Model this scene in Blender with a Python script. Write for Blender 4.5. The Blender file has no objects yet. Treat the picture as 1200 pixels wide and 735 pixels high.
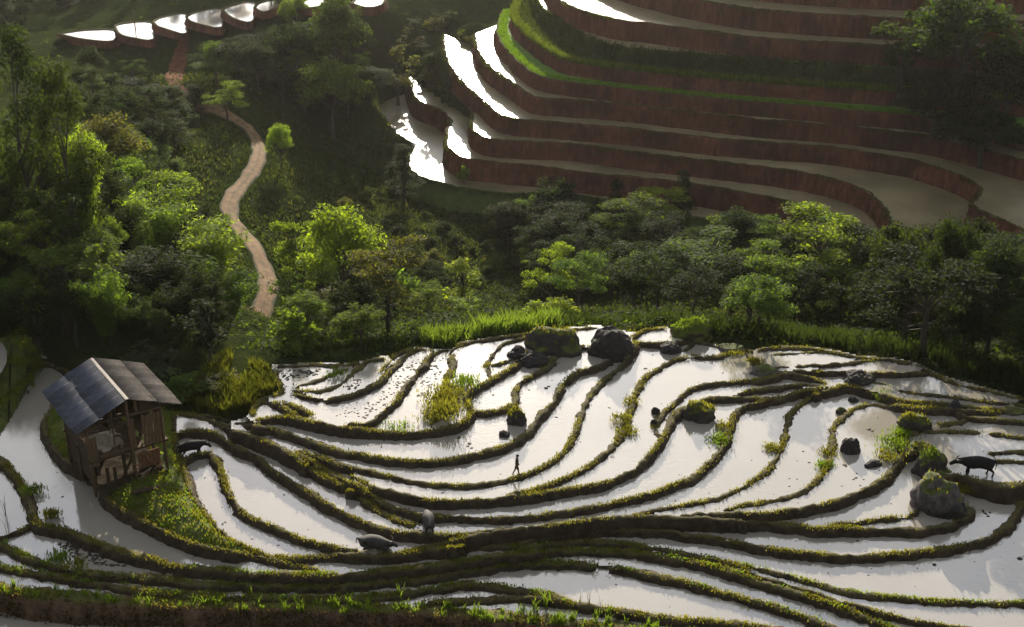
import bpy, bmesh, math, random
import numpy as np
from collections import deque
from mathutils import Vector, Matrix, noise as mnoise
random.seed(7); RNG = np.random.default_rng(7)
SC = bpy.context.scene
COL = SC.collection
R = math.radians

# ------------------------------------------------------------------ camera
F_PX, PITCH, CAMZ = 1667.0, R(26.0), 54.5
cam_d = bpy.data.cameras.new('camera'); cam = bpy.data.objects.new('camera', cam_d); COL.objects.link(cam)
cam.location = (0, 0, CAMZ); cam.rotation_euler = (R(90) - PITCH, 0, 0)
cam_d.sensor_width = 36; cam_d.lens = 36 * F_PX / 1200; cam_d.clip_end = 8000; cam_d.clip_start = 0.5
SC.camera = cam

def ray(px, py):
    cx = (px - 600) / F_PX; cy = (367.5 - py) / F_PX
    return Vector((cx, math.cos(PITCH) + cy * math.sin(PITCH), -math.sin(PITCH) + cy * math.cos(PITCH)))
def proj(p):
    z = p[2] - CAMZ; f = p[1] * math.cos(PITCH) - z * math.sin(PITCH); u = p[1] * math.sin(PITCH) + z * math.cos(PITCH)
    return 600 + F_PX * p[0] / f, 367.5 - F_PX * u / f
def unproj(px, py, z):
    r = ray(px, py); t = (z - CAMZ) / r.z
    return Vector((r.x * t, r.y * t, z))
def at_d(px, py, d):
    r = ray(px, py); t = d / r.y
    return Vector((r.x * t, d, CAMZ + r.z * t))

# ------------------------------------------------------------------ sun and sky
g = ray(542, 118).normalized()
SUN_DIR = Vector((g.x, g.y, -g.z))
sun_el = math.asin(SUN_DIR.z); sun_az = math.atan2(SUN_DIR.x, SUN_DIR.y)
sun_d = bpy.data.lights.new('sun', 'SUN'); sun_d.energy = 5.0; sun_d.angle = R(0.5); sun_d.color = (1.0, 0.90, 0.74)
sun = bpy.data.objects.new('sun', sun_d); COL.objects.link(sun)
sun.rotation_euler = SUN_DIR.to_track_quat('Z', 'Y').to_euler(); sun.location = (0, 0, 120)

world = bpy.data.worlds.new('World'); SC.world = world; world.use_nodes = True
wn, wl = world.node_tree.nodes, world.node_tree.links
wn.clear()
wo = wn.new('ShaderNodeOutputWorld'); bg = wn.new('ShaderNodeBackground'); sky = wn.new('ShaderNodeTexSky')
sky.sky_type = 'NISHITA'; sky.sun_disc = False; sky.sun_elevation = sun_el; sky.sun_rotation = sun_az
sky.air_density = 1.0; sky.dust_density = 2.5; sky.ozone_density = 1.0; sky.altitude = 900
bg.inputs['Strength'].default_value = 0.10
# thin bright cloud veil over the sky: the cloud takes the sky's own luminance, greyed and lifted
tc = wn.new('ShaderNodeTexCoord'); mp = wn.new('ShaderNodeMapping'); mp.inputs['Scale'].default_value = (1.6, 1.6, 3.6)
cn = wn.new('ShaderNodeTexNoise'); cn.inputs['Scale'].default_value = 2.2; cn.inputs['Detail'].default_value = 6; cn.inputs['Roughness'].default_value = 0.55
cr = wn.new('ShaderNodeValToRGB'); cr.color_ramp.elements[0].position = 0.34; cr.color_ramp.elements[1].position = 0.62
bw = wn.new('ShaderNodeRGBToBW'); ml = wn.new('ShaderNodeMath'); ml.operation = 'MULTIPLY_ADD'; ml.inputs[1].default_value = 0.85; ml.inputs[2].default_value = 2.15
cc = wn.new('ShaderNodeMix'); cc.data_type = 'RGBA'; cc.blend_type = 'MULTIPLY'; cc.inputs[0].default_value = 1.0; cc.inputs[7].default_value = (1.0, 0.99, 0.975, 1)
mx = wn.new('ShaderNodeMix'); mx.data_type = 'RGBA'
wl.new(tc.outputs['Generated'], mp.inputs['Vector']); wl.new(mp.outputs['Vector'], cn.inputs['Vector']); wl.new(cn.outputs['Fac'], cr.inputs['Fac'])
wl.new(sky.outputs['Color'], bw.inputs['Color']); wl.new(bw.outputs['Val'], ml.inputs[0]); wl.new(ml.outputs[0], cc.inputs[6])
wl.new(cr.outputs['Color'], mx.inputs[0]); wl.new(sky.outputs['Color'], mx.inputs[6]); wl.new(cc.outputs[2], mx.inputs[7])
wl.new(mx.outputs[2], bg.inputs['Color']); wl.new(bg.outputs['Background'], wo.inputs['Surface'])

SC.view_settings.view_transform = 'Standard'; SC.view_settings.look = 'None'
SC.view_settings.gamma = 1.0; SC.view_settings.use_curve_mapping = False
SC.view_settings.exposure = 1.02
SC.render.engine = 'CYCLES'
SC.cycles.max_bounces = 6; SC.cycles.transparent_max_bounces = 6
SC.cycles.diffuse_bounces = 3; SC.cycles.glossy_bounces = 3; SC.cycles.transmission_bounces = 4

# ------------------------------------------------------------------ helpers
def tag(o, label=None, cat=None, group=None, kind=None):
    if label: o['label'] = label
    if cat: o['category'] = cat
    if group: o['group'] = group
    if kind: o['kind'] = kind
    return o
def empty(name, loc=(0, 0, 0), rz=0.0):
    o = bpy.data.objects.new(name, None); COL.objects.link(o); o.location = loc; o.rotation_euler = (0, 0, rz); o.empty_display_size = 0.3
    return o
def link(name, me, mat=None, parent=None):
    o = bpy.data.objects.new(name, me); COL.objects.link(o)
    if mat is not None and len(me.materials) == 0: me.materials.append(mat)
    if parent is not None: o.parent = parent
    return o
def mesh_np(name, V, Fs, smooth=False):
    V = np.asarray(V, dtype=np.float32).reshape(-1, 3); Fs = np.asarray(Fs, dtype=np.int32)
    n = Fs.shape[1]; m = bpy.data.meshes.new(name)
    m.vertices.add(len(V)); m.vertices.foreach_set('co', V.ravel())
    m.loops.add(Fs.size); m.loops.foreach_set('vertex_index', Fs.ravel())
    m.polygons.add(len(Fs)); m.polygons.foreach_set('loop_start', np.arange(0, Fs.size, n, dtype=np.int32))
    m.polygons.foreach_set('loop_total', np.full(len(Fs), n, dtype=np.int32))
    if smooth: m.polygons.foreach_set('use_smooth', np.ones(len(Fs), dtype=bool))
    m.update(calc_edges=True); m.validate()
    return m
def catmull(pts, step=2.0):
    P = [np.array(p[:2], float) for p in pts]
    if len(P) == 2:
        n = max(2, int(np.linalg.norm(P[1] - P[0]) / step)); return np.array([P[0] + (P[1] - P[0]) * i / n for i in range(n + 1)])
    P = [2 * P[0] - P[1]] + P + [2 * P[-1] - P[-2]]
    out = []
    for i in range(1, len(P) - 2):
        n = max(1, int(np.linalg.norm(P[i + 1] - P[i]) / step))
        for k in range(n):
            t = k / n; a, b, c, d = P[i - 1], P[i], P[i + 1], P[i + 2]
            out.append(0.5 * (2 * b + (c - a) * t + (2 * a - 5 * b + 4 * c - d) * t * t + (3 * b - a - 3 * c + d) * t ** 3))
    out.append(P[-2]); return np.array(out)
def in_poly(X, Y, poly):
    poly = np.asarray(poly, float); ins = np.zeros(X.shape, bool); n = len(poly); j = n - 1
    for i in range(n):
        xi, yi = poly[i]; xj, yj = poly[j]
        if yi != yj:
            c = ((yi > Y) != (yj > Y)) & (X < (xj - xi) * (Y - yi) / (yj - yi) + xi); ins ^= c
        j = i
    return ins
def in_poly1(x, y, poly):
    ins = False; j = len(poly) - 1
    for i in range(len(poly)):
        xi, yi = poly[i][0], poly[i][1]; xj, yj = poly[j][0], poly[j][1]
        if (yi > y) != (yj > y) and x < (xj - xi) * (y - yi) / (yj - yi) + xi: ins = not ins
        j = i
    return ins
def fbm(x, y, z=0.0, o=3):
    return mnoise.fractal(Vector((x, y, z)), 1.0, 2.0, o)
class MB:
    """collects shapes into one bmesh, linked as ONE mesh object"""
    def __init__(s): s.bm = bmesh.new()
    def box(s, c, size, rot=None, bev=0.0):
        r = bmesh.ops.create_cube(s.bm, size=1.0)
        M = Matrix.Translation(c) @ (rot.to_4x4() if rot is not None else Matrix()) @ Matrix.Diagonal((*size, 1))
        bmesh.ops.transform(s.bm, matrix=M, verts=r['verts']); return s
    def beam(s, a, b, w, h=None, up=Vector((0, 0, 1))):
        a = Vector(a); b = Vector(b); h = h or w; d = b - a; L = d.length; x = d / L
        y = up.cross(x)
        if y.length < 1e-4: y = Vector((0, 1, 0)).cross(x)
        y.normalize(); z = x.cross(y)
        return s.box((a + b) / 2, (L, w, h), Matrix((x, y, z)).transposed())
    def tube(s, pts, radii, n=7, cap=True):
        rings = []; pts = [Vector(p) for p in pts]
        for i, p in enumerate(pts):
            d = (pts[min(i + 1, len(pts) - 1)] - pts[max(i - 1, 0)]).normalized()
            u = d.cross(Vector((0.31, 0.93, 0.2))).normalized(); v = d.cross(u)
            r = radii[i] if hasattr(radii, '__len__') else radii
            rings.append([s.bm.verts.new(p + (u * math.cos(2 * math.pi * k / n) + v * math.sin(2 * math.pi * k / n)) * r) for k in range(n)])
        for a, b in zip(rings, rings[1:]):
            for k in range(n): s.bm.faces.new((a[k], a[(k + 1) % n], b[(k + 1) % n], b[k]))
        if cap:
            s.bm.faces.new(rings[0][::-1]); s.bm.faces.new(rings[-1])
        return s
    def mesh(s, name, smooth=False):
        bmesh.ops.recalc_face_normals(s.bm, faces=s.bm.faces)
        m = bpy.data.meshes.new(name); s.bm.to_mesh(m); s.bm.free()
        if smooth:
            for p in m.polygons: p.use_smooth = True
        return m
    def build(s, name, mat, parent=None, smooth=False):
        return link(name, s.mesh(name, smooth), mat, parent)

# ------------------------------------------------------------------ materials
def new_mat(name):
    m = bpy.data.materials.new(name); m.use_nodes = True; nt = m.node_tree
    return m, nt.nodes, nt.links, nt.nodes['Principled BSDF']
def noise_ramp(N, L, scale, stops, detail=5, rough=0.6, coord='Object', vec=None, dist=0.0):
    n = N.new('ShaderNodeTexNoise'); n.inputs['Scale'].default_value = scale; n.inputs['Detail'].default_value = detail
    n.inputs['Roughness'].default_value = rough; n.inputs['Distortion'].default_value = dist
    if vec is None:
        t = N.new('ShaderNodeTexCoord'); L.new(t.outputs[coord], n.inputs['Vector'])
    else: L.new(vec, n.inputs['Vector'])
    r = N.new('ShaderNodeValToRGB'); e = r.color_ramp.elements
    while len(e) < len(stops): e.new(0.5)
    for i, (p, c) in enumerate(stops): e[i].position = p; e[i].color = (*c, 1) if len(c) == 3 else c
    L.new(n.outputs['Fac'], r.inputs['Fac']); return n, r
def bump(N, L, bs, src, strength, dist=0.05):
    b = N.new('ShaderNodeBump'); b.inputs['Strength'].default_value = strength; b.inputs['Distance'].default_value = dist
    L.new(src, b.inputs['Height']); L.new(b.outputs['Normal'], bs.inputs['Normal']); return b
def mixc(N, L, fac, a, b):
    m = N.new('ShaderNodeMix'); m.data_type = 'RGBA'
    for sock, v in ((m.inputs[0], fac), (m.inputs[6], a), (m.inputs[7], b)):
        if hasattr(v, 'is_linked'): L.new(v, sock)
        elif isinstance(v, (int, float)): sock.default_value = v
        else: sock.default_value = (*v, 1)
    return m.outputs[2]
def up_mask(N, L, lo, hi, nz=None, amt=0.5):
    ge = N.new('ShaderNodeNewGeometry'); sx = N.new('ShaderNodeSeparateXYZ'); L.new(ge.outputs['Normal'], sx.inputs[0])
    mr = N.new('ShaderNodeMapRange'); mr.inputs[1].default_value = lo; mr.inputs[2].default_value = hi
    if nz is not None:
        ad = N.new('ShaderNodeMath'); ad.operation = 'MULTIPLY_ADD'; ad.inputs[1].default_value = amt
        L.new(nz, ad.inputs[0]); L.new(sx.outputs[2], ad.inputs[2]); L.new(ad.outputs[0], mr.inputs[0])
    else: L.new(sx.outputs[2], mr.inputs[0])
    return mr.outputs[0]

def water_mat(name, mud_a, mud_b, rough, refl, bump_s=0.02, sparkle=False):
    m, N, L, b = new_mat(name)
    n, r = noise_ramp(N, L, 0.10, [(0.35, mud_a), (0.7, mud_b)], 4)
    L.new(r.outputs['Color'], b.inputs['Base Color']); b.inputs['Roughness'].default_value = rough
    b.inputs['IOR'].default_value = refl
    t = N.new('ShaderNodeTexCoord'); mp = N.new('ShaderNodeMapping'); mp.inputs['Rotation'].default_value = (0, 0, 0.5); mp.inputs['Scale'].default_value = (1.0, 2.6, 1.0)
    L.new(t.outputs['Object'], mp.inputs['Vector'])
    w = N.new('ShaderNodeTexNoise'); w.inputs['Scale'].default_value = 2.2; w.inputs['Detail'].default_value = 3; L.new(mp.outputs['Vector'], w.inputs['Vector'])
    # ripples come in patches of wind
    pn = N.new('ShaderNodeTexNoise'); pn.inputs['Scale'].default_value = 0.07; pn.inputs['Detail'].default_value = 2; L.new(t.outputs['Object'], pn.inputs['Vector'])
    pr = N.new('ShaderNodeMapRange'); pr.inputs[1].default_value = 0.48; pr.inputs[2].default_value = 0.7; pr.inputs[3].default_value = 0.15; pr.inputs[4].default_value = 1.0
    L.new(pn.outputs['Fac'], pr.inputs[0])
    mu = N.new('ShaderNodeMath'); mu.operation = 'MULTIPLY'; L.new(w.outputs['Fac'], mu.inputs[0]); L.new(pr.outputs[0], mu.inputs[1])
    bump(N, L, b, mu.outputs[0], 0.36, bump_s)
    return m
M = {}
M['water'] = water_mat('paddy_water', (0.30, 0.27, 0.22), (0.36, 0.33, 0.28), 0.08, 2.6, 0.03)
M['far_water'] = water_mat('terrace_water', (0.12, 0.098, 0.052), (0.27, 0.22, 0.12), 0.30, 1.45, 0.02)

# earth bank topped with moss and grass
def bank_mat(name, e1, e2, g1, g2, lo=0.45, hi=0.75):
    m, N, L, b = new_mat(name)
    n1, r1 = noise_ramp(N, L, 1.6, [(0.3, e1), (0.72, e2)], 8, 0.7)
    n2, r2 = noise_ramp(N, L, 0.9, [(0.32, g1), (0.68, g2)], 7, 0.65)
    n3, _ = noise_ramp(N, L, 0.55, [(0, (0, 0, 0)), (1, (1, 1, 1))], 6, 0.7)
    mk = up_mask(N, L, lo + 0.35, hi + 0.35, n3.outputs['Fac'], 0.7)
    L.new(mixc(N, L, mk, r1.outputs['Color'], r2.outputs['Color']), b.inputs['Base Color'])
    b.inputs['Roughness'].default_value = 0.9; b.inputs['Specular IOR Level'].default_value = 0.2
    n4, _ = noise_ramp(N, L, 5.0, [(0, (0, 0, 0)), (1, (1, 1, 1))], 8, 0.75)
    bump(N, L, b, n4.outputs['Fac'], 1.0, 0.22); return m
M['dike'] = bank_mat('dike_earth', (0.026, 0.018, 0.012), (0.105, 0.075, 0.05), (0.070, 0.058, 0.028), (0.14, 0.12, 0.045), 0.62, 0.92)
M['bank'] = bank_mat('foreground_earth', (0.07, 0.042, 0.027), (0.26, 0.165, 0.105), (0.07, 0.075, 0.02), (0.15, 0.16, 0.035), 0.8, 1.0)
M['mound'] = bank_mat('mossy_mound', (0.03, 0.024, 0.014), (0.08, 0.06, 0.035), (0.05, 0.07, 0.014), (0.14, 0.16, 0.03), 0.1, 0.4)
M['terrain'] = bank_mat('hillside_ground', (0.026, 0.022, 0.012), (0.050, 0.042, 0.023), (0.018, 0.026, 0.009), (0.040, 0.052, 0.016), 0.35, 0.75)
M['terrain'].node_tree.nodes['Principled BSDF'].inputs['Specular IOR Level'].default_value = 0.0
def riser_mat(name, c0, c1, c2):
    m, N, L, b = new_mat(name); t = N.new('ShaderNodeTexCoord')
    mp = N.new('ShaderNodeMapping'); mp.inputs['Scale'].default_value = (1.3, 1.3, 0.22); L.new(t.outputs['Object'], mp.inputs['Vector'])
    n1, r1 = noise_ramp(N, L, 1.1, [(0.28, c0), (0.5, c1), (0.75, c2)], 9, 0.75, vec=mp.outputs['Vector'])
    n2, r2 = noise_ramp(N, L, 0.12, [(0.35, (0.55, 0.6, 0.6)), (0.65, (1.25, 1.1, 1.05))], 6, 0.65)
    n3, r3 = noise_ramp(N, L, 0.5, [(0.58, (0, 0, 0)), (0.72, (0.8, 0.8, 0.8))], 8, 0.75)
    mm = N.new('ShaderNodeMix'); mm.data_type = 'RGBA'; mm.blend_type = 'MULTIPLY'; mm.inputs[0].default_value = 1; L.new(r1.outputs['Color'], mm.inputs[6]); L.new(r2.outputs['Color'], mm.inputs[7])
    mk = up_mask(N, L, 0.9, 1.25, n3.outputs['Fac'], 0.8)
    g1 = mixc(N, L, r3.outputs['Color'], mm.outputs[2], (0.05, 0.048, 0.02)); L.new(mixc(N, L, mk, g1, (0.07, 0.07, 0.025)), b.inputs['Base Color'])
    b.inputs['Roughness'].default_value = 0.95; b.inputs['Specular IOR Level'].default_value = 0.05
    n4, _ = noise_ramp(N, L, 1.8, [(0, (0, 0, 0)), (1, (1, 1, 1))], 10, 0.8); bump(N, L, b, n4.outputs['Fac'], 1.0, 0.35); return m
M['red_bank'] = riser_mat('red_earth_bank', (0.055, 0.028, 0.020), (0.13, 0.056, 0.038), (0.25, 0.115, 0.076))
M['green_bank'] = bank_mat('overgrown_bank', (0.028, 0.034, 0.014), (0.06, 0.07, 0.024), (0.05, 0.08, 0.016), (0.09, 0.13, 0.03), 0.2, 0.6)
M['seedling'] = bank_mat('seedling_bed', (0.05, 0.09, 0.015), (0.08, 0.14, 0.02), (0.08, 0.17, 0.02), (0.13, 0.24, 0.03), 0.1, 0.5)
M['road'] = bank_mat('dirt_road', (0.11, 0.058, 0.026), (0.28, 0.16, 0.075), (0.09, 0.066, 0.03), (0.33, 0.20, 0.10), 0.75, 1.1)

def road_verges(m):      # wheel tracks bare, grass creeping in along the middle and the verges
    N, L = m.node_tree.nodes, m.node_tree.links; b = N['Principled BSDF']; src = b.inputs['Base Color'].links[0].from_socket
    at = N.new('ShaderNodeAttribute'); at.attribute_name = 'across'; n, r = noise_ramp(N, L, 0.9, [(0, (0, 0, 0)), (1, (1, 1, 1))], 8, 0.75)
    ad = N.new('ShaderNodeMath'); ad.operation = 'MULTIPLY_ADD'; ad.inputs[1].default_value = 1.1; L.new(n.outputs['Fac'], ad.inputs[0]); L.new(at.outputs['Fac'], ad.inputs[2])
    cr = N.new('ShaderNodeValToRGB'); e = cr.color_ramp.elements; e[0].position = 0.0; e[1].position = 1.0
    mr = N.new('ShaderNodeMapRange'); mr.inputs[1].default_value = 1.12; mr.inputs[2].default_value = 1.42; L.new(ad.outputs[0], mr.inputs[0])
    md = N.new('ShaderNodeMapRange'); md.inputs[1].default_value = 0.78; md.inputs[2].default_value = 0.5; md.inputs[4].default_value = 0.6; L.new(ad.outputs[0], md.inputs[0])
    c1 = mixc(N, L, md.outputs[0], src, (0.075, 0.065, 0.03)); L.new(mixc(N, L, mr.outputs[0], c1, (0.035, 0.042, 0.015)), b.inputs['Base Color'])
road_verges(M['road'])
def rock_mat(name, c1, c2, moss=0.5):
    m, N, L, b = new_mat(name)
    n1, r1 = noise_ramp(N, L, 2.2, [(0.3, c1), (0.7, c2)], 9, 0.72)
    n2, r2 = noise_ramp(N, L, 1.4, [(0.35, (0.05, 0.06, 0.015)), (0.7, (0.13, 0.15, 0.03))], 6)
    n3, _ = noise_ramp(N, L, 0.8, [(0, (0, 0, 0)), (1, (1, 1, 1))], 6, 0.7)
    mk = up_mask(N, L, 1.45 - moss, 1.65 - moss, n3.outputs['Fac'], 1.0)
    L.new(mixc(N, L, mk, r1.outputs['Color'], r2.outputs['Color']), b.inputs['Base Color'])
    b.inputs['Roughness'].default_value = 0.85; b.inputs['Specular IOR Level'].default_value = 0.25
    n4, _ = noise_ramp(N, L, 3.5, [(0, (0, 0, 0)), (1, (1, 1, 1))], 9, 0.75)
    bump(N, L, b, n4.outputs['Fac'], 1.0, 0.15); return m
M['rock_dark'] = rock_mat('dark_rock', (0.018, 0.016, 0.017), (0.055, 0.048, 0.046), 0.0)
M['rock_moss'] = rock_mat('mossy_rock', (0.022, 0.020, 0.018), (0.075, 0.065, 0.058), 0.45)
M['rock_pale'] = rock_mat('weathered_rock', (0.020, 0.018, 0.018), (0.19, 0.165, 0.155), 0.3)

def leaf_mat(name, trans=0.5, tint=(2.4, 2.3, 0.5)):
    m, N, L, b = new_mat(name)
    oi = N.new('ShaderNodeObjectInfo'); hs = N.new('ShaderNodeHueSaturation')
    n, r = noise_ramp(N, L, 1.1, [(0.25, (0.55, 0.55, 0.55)), (0.75, (1.5, 1.5, 1.5))], 4)
    mm = N.new('ShaderNodeMix'); mm.data_type = 'RGBA'; mm.blend_type = 'MULTIPLY'; mm.inputs[0].default_value = 1
    L.new(oi.outputs['Color'], mm.inputs[6]); L.new(r.outputs['Color'], mm.inputs[7])
    mr = N.new('ShaderNodeMapRange'); mr.inputs[3].default_value = 0.485; mr.inputs[4].default_value = 0.515; L.new(oi.outputs['Random'], mr.inputs[0])
    L.new(mm.outputs[2], hs.inputs['Color']); L.new(mr.outputs[0], hs.inputs['Hue'])
    L.new(hs.outputs['Color'], b.inputs['Base Color']); b.inputs['Roughness'].default_value = 0.75; b.inputs['Specular IOR Level'].default_value = 0.06
    tr = N.new('ShaderNodeBsdfTranslucent'); ty = N.new('ShaderNodeMix'); ty.data_type = 'RGBA'; ty.blend_type = 'MULTIPLY'; ty.inputs[0].default_value = 1
    ty.inputs[7].default_value = (*tint, 1); L.new(hs.outputs['Color'], ty.inputs[6]); L.new(ty.outputs[2], tr.inputs['Color'])
    ms = N.new('ShaderNodeMixShader'); ms.inputs[0].default_value = trans
    L.new(b.outputs[0], ms.inputs[1]); L.new(tr.outputs[0], ms.inputs[2]); L.new(ms.outputs[0], N['Material Output'].inputs['Surface'])
    return m
M['leaf'] = leaf_mat('foliage', 0.5)
M['grass'] = leaf_mat('grass_blades', 0.45, (1.75, 1.8, 0.6))
def plain(name, c1, c2, scale=3.0, rough=0.8, bs=0.4, bd=0.03, spec=0.3, stretch=None):
    m, N, L, b = new_mat(name); vec = None
    if stretch:
        t = N.new('ShaderNodeTexCoord'); mp = N.new('ShaderNodeMapping'); mp.inputs['Scale'].default_value = stretch; L.new(t.outputs['Object'], mp.inputs['Vector']); vec = mp.outputs['Vector']
    n, r = noise_ramp(N, L, scale, [(0.3, c1), (0.72, c2)], 8, 0.65, vec=vec)
    L.new(r.outputs['Color'], b.inputs['Base Color']); b.inputs['Roughness'].default_value = rough; b.inputs['Specular IOR Level'].default_value = spec
    bump(N, L, b, n.outputs['Fac'], bs, bd); return m
M['bark'] = plain('bark', (0.035, 0.028, 0.02), (0.10, 0.08, 0.06), 4, 0.9)
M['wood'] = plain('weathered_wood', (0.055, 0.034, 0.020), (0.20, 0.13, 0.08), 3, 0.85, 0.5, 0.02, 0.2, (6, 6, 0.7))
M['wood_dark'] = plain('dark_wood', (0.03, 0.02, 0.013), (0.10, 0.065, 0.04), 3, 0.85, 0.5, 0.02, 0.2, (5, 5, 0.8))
M['pale_wood'] = plain('pale_wood', (0.30, 0.24, 0.18), (0.52, 0.45, 0.36), 4, 0.8)
M['roof_blue'] = plain('blue_grey_sheet', (0.05, 0.054, 0.076), (0.135, 0.142, 0.17), 1.3, 0.6, 0.15, 0.01, 0.25)
M['roof_brown'] = plain('grey_brown_sheet', (0.05, 0.043, 0.040), (0.13, 0.112, 0.10), 2.0, 0.9, 0.6, 0.03, 0.1)
for k_ in ('roof_blue', 'roof_brown'):      # each sheet has weathered differently
    nt_ = M[k_].node_tree; b_ = nt_.nodes['Principled BSDF']; src = b_.inputs['Base Color'].links[0].from_socket; oi = nt_.nodes.new('ShaderNodeObjectInfo'); mr = nt_.nodes.new('ShaderNodeMapRange')
    mr.inputs[3].default_value = 0.65; mr.inputs[4].default_value = 1.3; nt_.links.new(oi.outputs['Random'], mr.inputs[0]); m_ = nt_.nodes.new('ShaderNodeVectorMath'); m_.operation = 'SCALE'
    nt_.links.new(src, m_.inputs[0]); nt_.links.new(mr.outputs[0], m_.inputs['Scale']); nt_.links.new(m_.outputs[0], b_.inputs['Base Color'])
M['ridge'] = plain('ridge_cap', (0.16, 0.13, 0.11), (0.30, 0.25, 0.21), 3, 0.6)
M['straw'] = plain('straw_debris', (0.12, 0.055, 0.028), (0.34, 0.18, 0.10), 6, 0.9, 0.8, 0.05)
M['hide'] = plain('dark_hide', (0.010, 0.009, 0.010), (0.026, 0.023, 0.024), 6, 0.8, 0.3, 0.01, 0.12)
M['hide_grey'] = plain('grey_hide', (0.030, 0.028, 0.028), (0.075, 0.068, 0.066), 5, 0.75, 0.3, 0.01, 0.15)
M['horn'] = plain('horn', (0.05, 0.045, 0.04), (0.13, 0.12, 0.10), 8, 0.4)
M['skin'] = plain('skin', (0.10, 0.06, 0.04), (0.15, 0.09, 0.06), 8, 0.6)
M['cloth'] = plain('dark_cloth', (0.02, 0.02, 0.022), (0.04, 0.04, 0.045), 8, 0.9)
M['cloth2'] = plain('olive_cloth', (0.025, 0.028, 0.02), (0.05, 0.05, 0.035), 8, 0.9)
M['hair'] = plain('black_hair', (0.008, 0.007, 0.006), (0.018, 0.015, 0.013), 20, 0.6)
M['clod'] = plain('wet_mud', (0.02, 0.015, 0.011), (0.055, 0.042, 0.03), 5, 0.7)

# ================================================================== PADDY FIELD: traced dikes
# every dike: (points, drop in metres from its upper to its lower side, crest half width, grass 0..1); lower side on the right of travel
DK = []
def D(pts, drop=0.38, w=0.24, gr=0.5, mat='dike'): DK.append((pts, drop, w * 0.74 if w > 0.13 and mat == 'dike' else w, gr, mat))
D([(-90,676),(-40,684),(0,689),(75,698),(150,704),(300,709),(450,713),(520,717),(600,723),(680,730),(760,739),(900,762),(1100,806),(1200,840)], 1.1, 0.45, 1.0, 'bank')
D([(-90,648),(-40,655),(0,664),(50,672),(100,680),(150,689),(200,695),(300,700),(400,700),(460,696),(500,691),(550,684),(600,689),(640,696),(672,708)], 0.26, 0.36, 1.0)
D([(490,709),(507,705),(550,702),(600,699),(640,701),(700,711),(750,719),(800,725),(850,729),(900,735),(980,748),(1080,775),(1240,830)], 0.3, 0.3, 0.8)
D([(-90,612),(-40,622),(0,637),(25,649),(62,662),(100,671),(175,676),(225,682),(300,686),(400,686),(450,681),(500,675),(550,667),(600,661),(650,659),(699,661)], 0.26, 0.34, 0.95)
D([(714,663),(750,670),(800,681),(850,695),(900,708),(950,725),(990,740),(1060,765),(1150,795),(1250,832)], 0.26, 0.32, 0.8)
D([(202,663),(250,666),(300,671),(350,673),(400,673),(450,668),(500,663),(550,656),(600,649),(650,645),(700,645),(750,648),(800,655),(850,667),(900,684),(950,699),(1000,717),(1050,738),(1120,764),(1312,812)], 0.25, 0.3, 0.9)
D([(862,662),(900,678),(950,693),(987,705),(1025,715),(1075,727),(1125,735),(1200,745),(1312,752)], 0.35, 0.22, 0.4)
D([(-60,500),(-30,518),(0,538),(22,562),(36,588),(43,612),(75,620),(112,635),(150,648),(180,655),(197,662)], 0.5, 0.30, 0.9)
D([(-90,640),(-20,633),(8,627),(25,620),(43,613)], 0.35, 0.22, 0.5)
D([(40,423),(62,429),(80,437),(74,455),(64,473),(54,490),(53,505),(65,525),(82,543),(110,556),(120,568),(123,582),(140,594),(170,610),(207,629),(237,639),(300,651),(325,657),(350,663),(380,669)], 0.5, 0.22, 0.3)
D([(316,652),(350,653),(380,652),(400,649),(450,650),(475,647),(525,641),(562,639),(600,638),(625,632),(650,627),(675,623),(725,620),(775,622),(812,627),(850,633),(900,642),(950,648),(1000,651),(1050,648),(1100,643),(1150,633),(1175,619),(1190,602),(1197,584),(1200,568)], 0.28, 0.26, 0.7)
D([(600,641),(625,640),(662,635),(700,634),(725,636),(775,643),(825,653),(875,663),(900,668),(937,678),(975,688),(1012,696),(1050,700),(1100,704),(1150,706),(1200,706),(1312,700)], 0.24, 0.26, 0.7)
D([(475,646),(512,638),(550,628),(575,623),(600,620),(650,615),(700,608),(750,604),(800,606),(850,608),(900,613),(937,615),(955,619),(987,618),(1025,620),(1062,620),(1100,617),(1125,608),(1136,598),(1132,590)], 0.34, 0.26, 0.6)
D([(205,508),(225,504),(245,505),(260,512),(275,523),(300,534),(315,546),(337,561),(362,576),(387,592),(412,605),(437,615),(460,622),(500,625),(535,626),(562,622),(600,619)], 0.4, 0.24, 0.4)
D([(345,530),(365,540),(385,553),(412,565),(425,572),(450,589),(475,598),(492,603),(510,604),(550,606),(600,606),(650,600),(700,592),(725,587),(762,578),(787,569),(812,558),(825,548),(840,533),(850,516),(856,498),(862,483),(872,475),(900,469)], 0.4, 0.24, 0.55)
D([(205,485),(225,486),(245,492),(270,502),(300,512),(325,523),(345,534),(362,548),(400,568),(425,584),(450,602),(468,610),(487,615)], 0.45, 0.26, 0.6)
D([(340,526),(375,535),(402,545),(432,552),(460,558),(487,564),(525,568),(562,567),(600,560),(625,552),(650,538),(667,521),(676,501),(683,478),(695,458),(710,442),(725,431),(737,416),(745,400)], 0.4, 0.24, 0.5)
D([(410,556),(437,569),(462,576),(487,582),(512,586),(550,586),(600,582),(650,575),(700,567),(720,560),(742,550),(760,533),(775,516),(783,501),(788,488),(800,478),(822,470),(834,466),(865,465),(900,467),(925,462),(950,456),(967,455)], 0.4, 0.24, 0.5)
D([(590,580),(612,577),(632,571),(662,560),(692,544),(717,523),(732,501),(738,480),(746,458),(757,441),(776,428),(790,421),(805,418)], 0.38, 0.24, 0.6)
D([(766,502),(770,492),(776,484),(790,472),(801,461),(818,452),(838,449),(862,447),(900,443),(920,437),(940,440),(972,450)], 0.36, 0.22, 0.4)
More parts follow.
